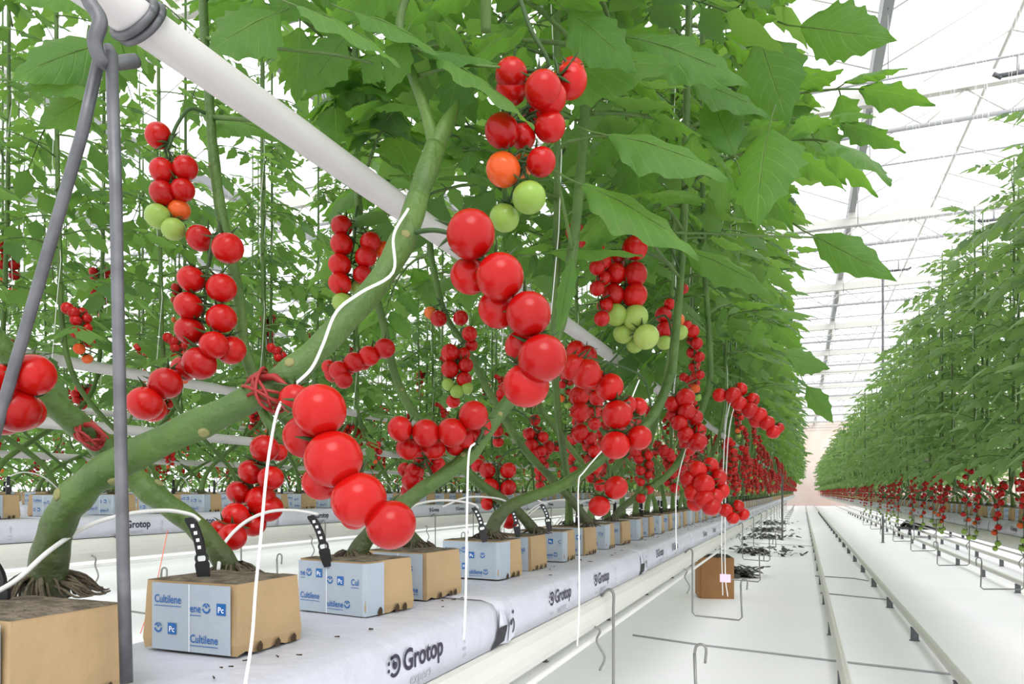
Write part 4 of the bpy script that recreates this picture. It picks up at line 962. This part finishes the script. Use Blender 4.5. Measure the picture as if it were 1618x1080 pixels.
dripper('black dripper stake on the fifth block, hose arching towards the lowest tomatoes', (765, 850, 1.45), (755, 800, 1.45), [(560, 880, 1.2), (600, 840, 1.25), (650, 800, 1.3), (700, 790, 1.4), (745, 795, 1.44), (756, 802, 1.45)])
dripper('black dripper stake on the sixth block in front of the crooked stump', (818, 843, 1.62), (812, 800, 1.62), [(700, 800, 1.5), (740, 785, 1.55), (790, 788, 1.6), (813, 802, 1.62)])
dripper('black dripper stake on the seventh block leaning towards the aisle', (868, 834, 1.8), (861, 795, 1.8), [(790, 840, 1.7), (810, 800, 1.75), (840, 788, 1.78), (863, 796, 1.8)])
dripper('black dripper stake at the left frame edge on the corner block', (3, 950, .66), (-4, 880, .66), [(-60, 940, .6), (-30, 890, .62), (-4, 882, .66)])
dp = MB()
for k, y in enumerate(ys1[:34]):
    x = ROWS['first'][0] - .015 + (-.035 if k % 2 else .02); u, v, d = 0, 0, 0
    r = thing('irrigation_dripper', 'small black dripper stake with a white hose further along the nearest row', 'dripper', (x, y + .02, ztop + BH - .004), random.uniform(-.5, .5), 'drippers further along the nearest row')
    if k == 0:
        a = MB(); a.box((0, 0, .012), (.014, .005, .034)); a.box((0, 0, .048), (.010, .005, .030)); a.tube([(.006 * math.cos(t), 0, .031 + .006 * math.sin(t)) for t in np.linspace(0, 2 * PI, 9)], .0018, 5); me1 = a.mesh('stake', M['black'], False)
        a = MB(); a.tube(smooth_path([(0, 0, .062), (-.05, -.02, .078), (-.12, -.05, .060), (-.19, -.08, -.01), (-.21, -.09, -.075)], 4), .0025, 6); me2 = a.mesh('hose', M['hose'])
    link('stake', me1, r); link('hose', me2, r)
for rn in ('second', 'third', 'right'):
    xc, dz = ROWS[rn]
    for k, y in enumerate(YS[rn][:36]):
        r = thing('irrigation_dripper', 'tiny black dripper stake with a white looping hose in %s' % ROWTXT[rn], 'dripper', (xc + .03, y + .03, ztop + BH + dz - .004), random.uniform(-2.5, -.6), 'drippers in %s' % ROWTXT[rn])
        link('stake', me1, r); link('hose', me2, r)

# white twines hanging by the near vines
def twine(label, pts, r=.0016):
    mb = MB(); P = smooth_path([tuple(at(*p)) for p in pts], 6); mb.tube(P, r, 6); return tag(mb.build('support_twine', M['twine']), label, 'twine')
twine('white twine wound around the thick stem and hanging down past the second block', [(645, 330, .73), (622, 372, .70), (621, 430, .68), (570, 462, .668), (532, 492, .655), (510, 545, .645), (492, 582, .64), (462, 612, .635), (440, 645, .625), (428, 700, .62), (420, 760, .62), (412, 850, .62), (404, 930, .62), (398, 1010, .60), (385, 1095, .57)], .0014)
twine('white twine hanging straight beside the third block', [(750, 700, 1.06), (741, 716, 1.03), (738, 800, 1.0), (736, 930, .97), (733, 1010, .95)])
twine('white twine hanging past the seventh block to the gutter', [(1010, 600, 1.5), (975, 680, 1.48), (925, 742, 1.45), (914, 765, 1.43), (915, 860, 1.4), (915, 960, 1.38), (912, 1020, 1.37)], .0015)
twine('white twine hanging in front of the slabs near the wire hooks', [(1108, 650, 2.5), (1085, 705, 2.2), (1070, 765, 2.0), (1068, 830, 1.98), (1069, 868, 1.96)], .0015)
twine('white twine hanging above the floor left of the cardboard box', [(1158, 618, 2.38), (1146, 680, 2.5), (1141, 800, 2.6), (1140, 860, 2.6), (1142, 940, 2.6)], .0016)
twine('white twine with a pink tag, hanging in front of the cardboard box', [(1170, 612, 2.38), (1152, 680, 2.5), (1146, 800, 2.55), (1146, 905, 2.55), (1150, 942, 2.55)], .0016)
twine('thin red thread slanting beside the steel hanger rod', [(265, 838, 1.3), (245, 930, 1.2), (222, 1000, 1.1)], .0008).data.materials[0] = mat('thread_red', (.8, .2, .15), .7)
tg = MB(); c = at(1146, 913, 2.55); tg.box(tuple(c), (.036, .004, .028)); tag(tg.build('plant_tag', M['tag'], smooth=False), 'small pink tag on the twine in front of the cardboard box', 'tag')
# twine wound spirals: dark red clips on the stems
def clip(label, u, v, d, seed, R=.022, n=5):
    r = thing('truss_clip', label, 'clip', at(u, v, d)); rnd = random.Random(seed); mb = MB()
    for k in range(n):
        A = Matrix.Rotation(rnd.uniform(-.6, .6), 3, 'X') @ Matrix.Rotation(rnd.uniform(-.6, .6) + .7, 3, 'Y'); rr = R * rnd.uniform(.75, 1.05)
        mb.tube([tuple(A @ Vector((rr * math.cos(t), rr * .75 * math.sin(t), .004 * math.sin(2 * t + k)))) for t in np.linspace(0, 2 * PI, 21)], .0016, 6)
    mb.build('rings', M['clip'], r)
    mb = MB(); mb.tube([(-.03, 0, .004), (-.015, -.004, .012), (.01, -.004, .012), (.032, -.002, -.004)], [.001, .0035, .0035, .001], 6); mb.build('hook_arm', M['clip'], r)
    return r
clip('dark red coiled clip where the thick stem meets the upright stem', 425, 618, .655, 1, .024, 6)
clip('dark red coiled clip on the left-leaning stem behind the hanger rod', 142, 688, .835, 2, .019, 7)
clip('small dark red clip in front of the third vine', 566, 80 + 560, 1.5, 3, .010, 2) if False else None

# wire frames hanging from the aisle side of the gutter
def wire_frame(y, label, group):
    r = thing('wire_truss_frame', label, 'wire frame', (-.425, y, .76), 0, group)
    if 'frame' not in _wf:
        a = MB(); a.tube(smooth_path([(-.03, 0, -.012), (-.012, 0, .004), (0, 0, -.006), (0, 0, -.04)], 4).tolist() + [(0, 0, -.26), (.012, 0, -.272), (.185, 0, -.28), (.197, 0, -.268), (.192, 0, -.135)], .0036, 8)
        a.tube(smooth_path([(.192, 0, -.135), (.196, 0, -.118), (.208, 0, -.112), (.218, 0, -.122), (.216, 0, -.155)], 4), .0032, 8)
        _wf['frame'] = a.mesh('wire_loop', M['wire'])
        b = MB(); b.tube(smooth_path([(-.008, .0, -.02), (.004, .006, -.03), (-.006, .012, -.055), (.014, .008, -.09), (.004, .0, -.12)], 4), .0028, 7); _wf['hook'] = b.mesh('side_hook', M['wire'])
    link('wire_loop', _wf['frame'], r); link('side_hook', _wf['hook'], r, (-.012, -.10, -.05)); return r
_wf = {}
wf_labels = ['nearest bent wire frame hooked on the gutter, its lower loop cut by the frame bottom', 'second bent wire frame hooked on the gutter, around the cardboard box']
y = corner_y(0, 1) if False else 1.76 * CA + (972 - 809) / F * 1.76 * SA
for k in range(16):
    wire_frame(y + 1.36 * k, wf_labels[k] if k < 2 else 'thin bent wire frame hanging from the gutter further down the aisle', None if k < 2 else 'wire frames further down the aisle')
for k in range(8):
    r = wire_frame(3.2 + 1.36 * k, 'thin bent wire frame hanging from the gutter right of the aisle', 'wire frames right of the aisle'); r.location.x = 1.27 - .185; r.rotation_euler = (0, 0, PI)
for k in range(11):
    r = wire_frame(.7 + .6 * k, 'thin bent wire frame hanging from the gutter of the second row on the left', 'wire frames of the second row'); r.location.x = -2.45 + .185; r.location.z = .85

# floor pieces: rails with stands, cords, box, debris
def rail(X, label, stands=False, y0=-.6):
    r = thing('heating_rail', label, 'pipe rail', (X, 0, 0)); mb = MB(); mb.tube([(0, y, .115) for y in np.linspace(y0, YEND - 2, 30)], .0255, 16); mb.build('rail_pipe', M['gutter'], r)
    for k in range(26):
        y = 1.05 + 1.5 * k - (1.5 if y0 < -.5 else 0)
        if 'st' not in _wf:
            a = MB(); a.box((0, 0, .046), (.048, .012, .092)); a.box((0, .004, .003), (.06, .03, .005)); a.box((0, 0, .088), (.05, .03, .008)); _wf['st'] = a.mesh('stand', M['galv'], False)
        link('stand', _wf['st'], r, (0, y, 0))
    return r
rail(.19, 'long white pipe rail on the floor, left one of the aisle pair')
rail(.70, 'long white pipe rail on grey stands, right one of the aisle pair')
rail(1.98, 'white pipe rail under the right-hand vines, at the right frame edge'); rail(2.49, 'farther white pipe rail in the next aisle on the right, mostly hidden')
rail(-1.92, 'white pipe rail on the floor behind the nearest row, left aisle'); rail(-1.42, 'white pipe rail on the floor close behind the nearest row')
def cord(pts, label, r=.006, m='cable', grp=None):
    mb = MB(); mb.tube(pts, r, 6); return tag(mb.build('ground_cable', M[m]), label, 'cord', grp)
def floor_at(u, v): d = F * 1.0 / (v - HOR); p = at(u, v, d); return (p.x, p.y, .006)
cord([floor_at(1000, 1004), floor_at(1110, 1020), floor_at(1320, 1045), floor_at(1520, 1068)], 'dark cord lying across the floor close to the camera')
cord([floor_at(1288, 910), floor_at(1350, 914), floor_at(1372, 918)], 'short dark cord between the two aisle rails')
cord([floor_at(1296, 937), floor_at(1405, 948)], 'second short dark cord between the two aisle rails, nearer')
cord([floor_at(1180, 857), floor_at(1285, 863)], 'thin dark seam cord across the floor near the leaf piles', .005)
# cardboard box under the gutter
bb = floor_at(1133, 944); t = thing('cardboard_box', 'tall brown cardboard box standing on the floor under the gutter', 'box', (bb[0] - .02, bb[1] + .06, 0), .25)
bw, bdp, bh = .30, .26, .38; mb = MB(); mb.box((0, 0, bh / 2), (bw, bdp, bh)); mb.box((-bw / 2 - .012, 0, bh * .45), (.03, bdp * .9, bh * .8)); [mb.box((sx * bw * .25, 0, bh + .004), (bw * .46, bdp, .006)) for sx in (-1, 1)]; mb.build('box_body', M['card'], t, smooth=False)
mb = MB(); mb.box((0, 0, bh + .014), (bw * .8, bdp * .8, .014)); [mb.merge(LL[k % 3], Matrix.Translation((random.uniform(-.1, .1), random.uniform(-.1, .1), bh + .03)) @ Matrix.Rotation(k, 4, 'Z') @ Matrix.Scale(.09, 4)) for k in range(16)]; mb.build('dark_lid', M['debris'], t, smooth=False)
# heaps of removed leaves
def heap(u, v, w, dep, label):
    c = floor_at(u, v); rnd = random.Random(int(u)); mb = MB()
    for k in range(110):
        A = Matrix.Translation((c[0] + rnd.gauss(0, w / 3.4), c[1] + rnd.gauss(0, dep / 3), rnd.uniform(.015, .11))) @ Matrix.Rotation(rnd.uniform(0, 6), 4, 'Z') @ Matrix.Rotation(rnd.uniform(-.6, .6), 4, 'Y') @ Matrix.Scale(rnd.uniform(.08, .18), 4)
        mb.merge(LL[k % 3], A)
    tag(mb.build('leaf_litter', M['debris']), label, 'leaf litter', kind='stuff')
heap(1170, 910, .34, .3, 'dry leaf litter beside the cardboard box'); heap(1200, 874, 1.0, .7, 'widest heap of dry grey leaf litter on the floor'); heap(1206, 850, 1.0, .8, 'dry leaf litter behind the widest heap')
heap(1213, 839, .9, .8, 'thin dry leaf litter in the middle distance'); heap(1218, 828, 1.0, .9, 'farthest dry leaf litter along the aisle')
# posts
def post(u, v, z1, label):
    p = floor_at(u, v); t = thing('steel_post', label, 'post', (p[0], p[1], 0)); mb = MB(); mb.box((0, 0, z1 / 2), (.04, .04, z1)); mb.build('post_shaft', M['galv'], t, smooth=False)
    mb = MB(); mb.box((0, 0, .004), (.07, .07, .008)); mb.build('foot_plate', M['galv'], t, smooth=False)
post(1395, 857, 5.2, 'grey steel post standing right of the aisle rails'); post(1236, 853, 5.2, 'thin grey steel post at the foot of the nearest row')
# dark tray under the right row
c = floor_at(1470, 848); t = thing('floor_tray', 'black pot tray on the floor under the right-hand vines', 'tray', (c[0], c[1], 0), .3)
mb = MB(); mb.box((0, 0, .20), (1.2, .6, .05)); [mb.box((x, y, .09), (.04, .04, .18)) for x in (-.56, .56) for y in (-.26, .26)]; mb.build('tray_frame', M['black'], t, smooth=False)
rnd = random.Random(5); mb = MB()
for k in range(9): mb.tube([(-.5 + .125 * k, -.24, .24), (-.5 + .12 * k, 0, .34), (-.5 + .125 * k, .24, .24)], .045, 9)
mb.build('coiled_hose', M['black'], t)
# white label cards and specks of dirt
mb = MB(); rnd = random.Random(9)
for k in range(60):
    y = rnd.uniform(.5, 6); x = ROWS['first'][0] + rnd.uniform(.07, .12); s = rnd.uniform(.0015, .004)
    mb.tube([(x - s, y, ztop + .0012), (x + s, y + rnd.uniform(-s, s) * 2, ztop + .0016)], [.0006, .0010], 5)
tag(mb.build('dirt_specks', M['stain']), 'dark specks of dirt scattered on the white slabs in front of the blocks', 'dirt', kind='stuff')
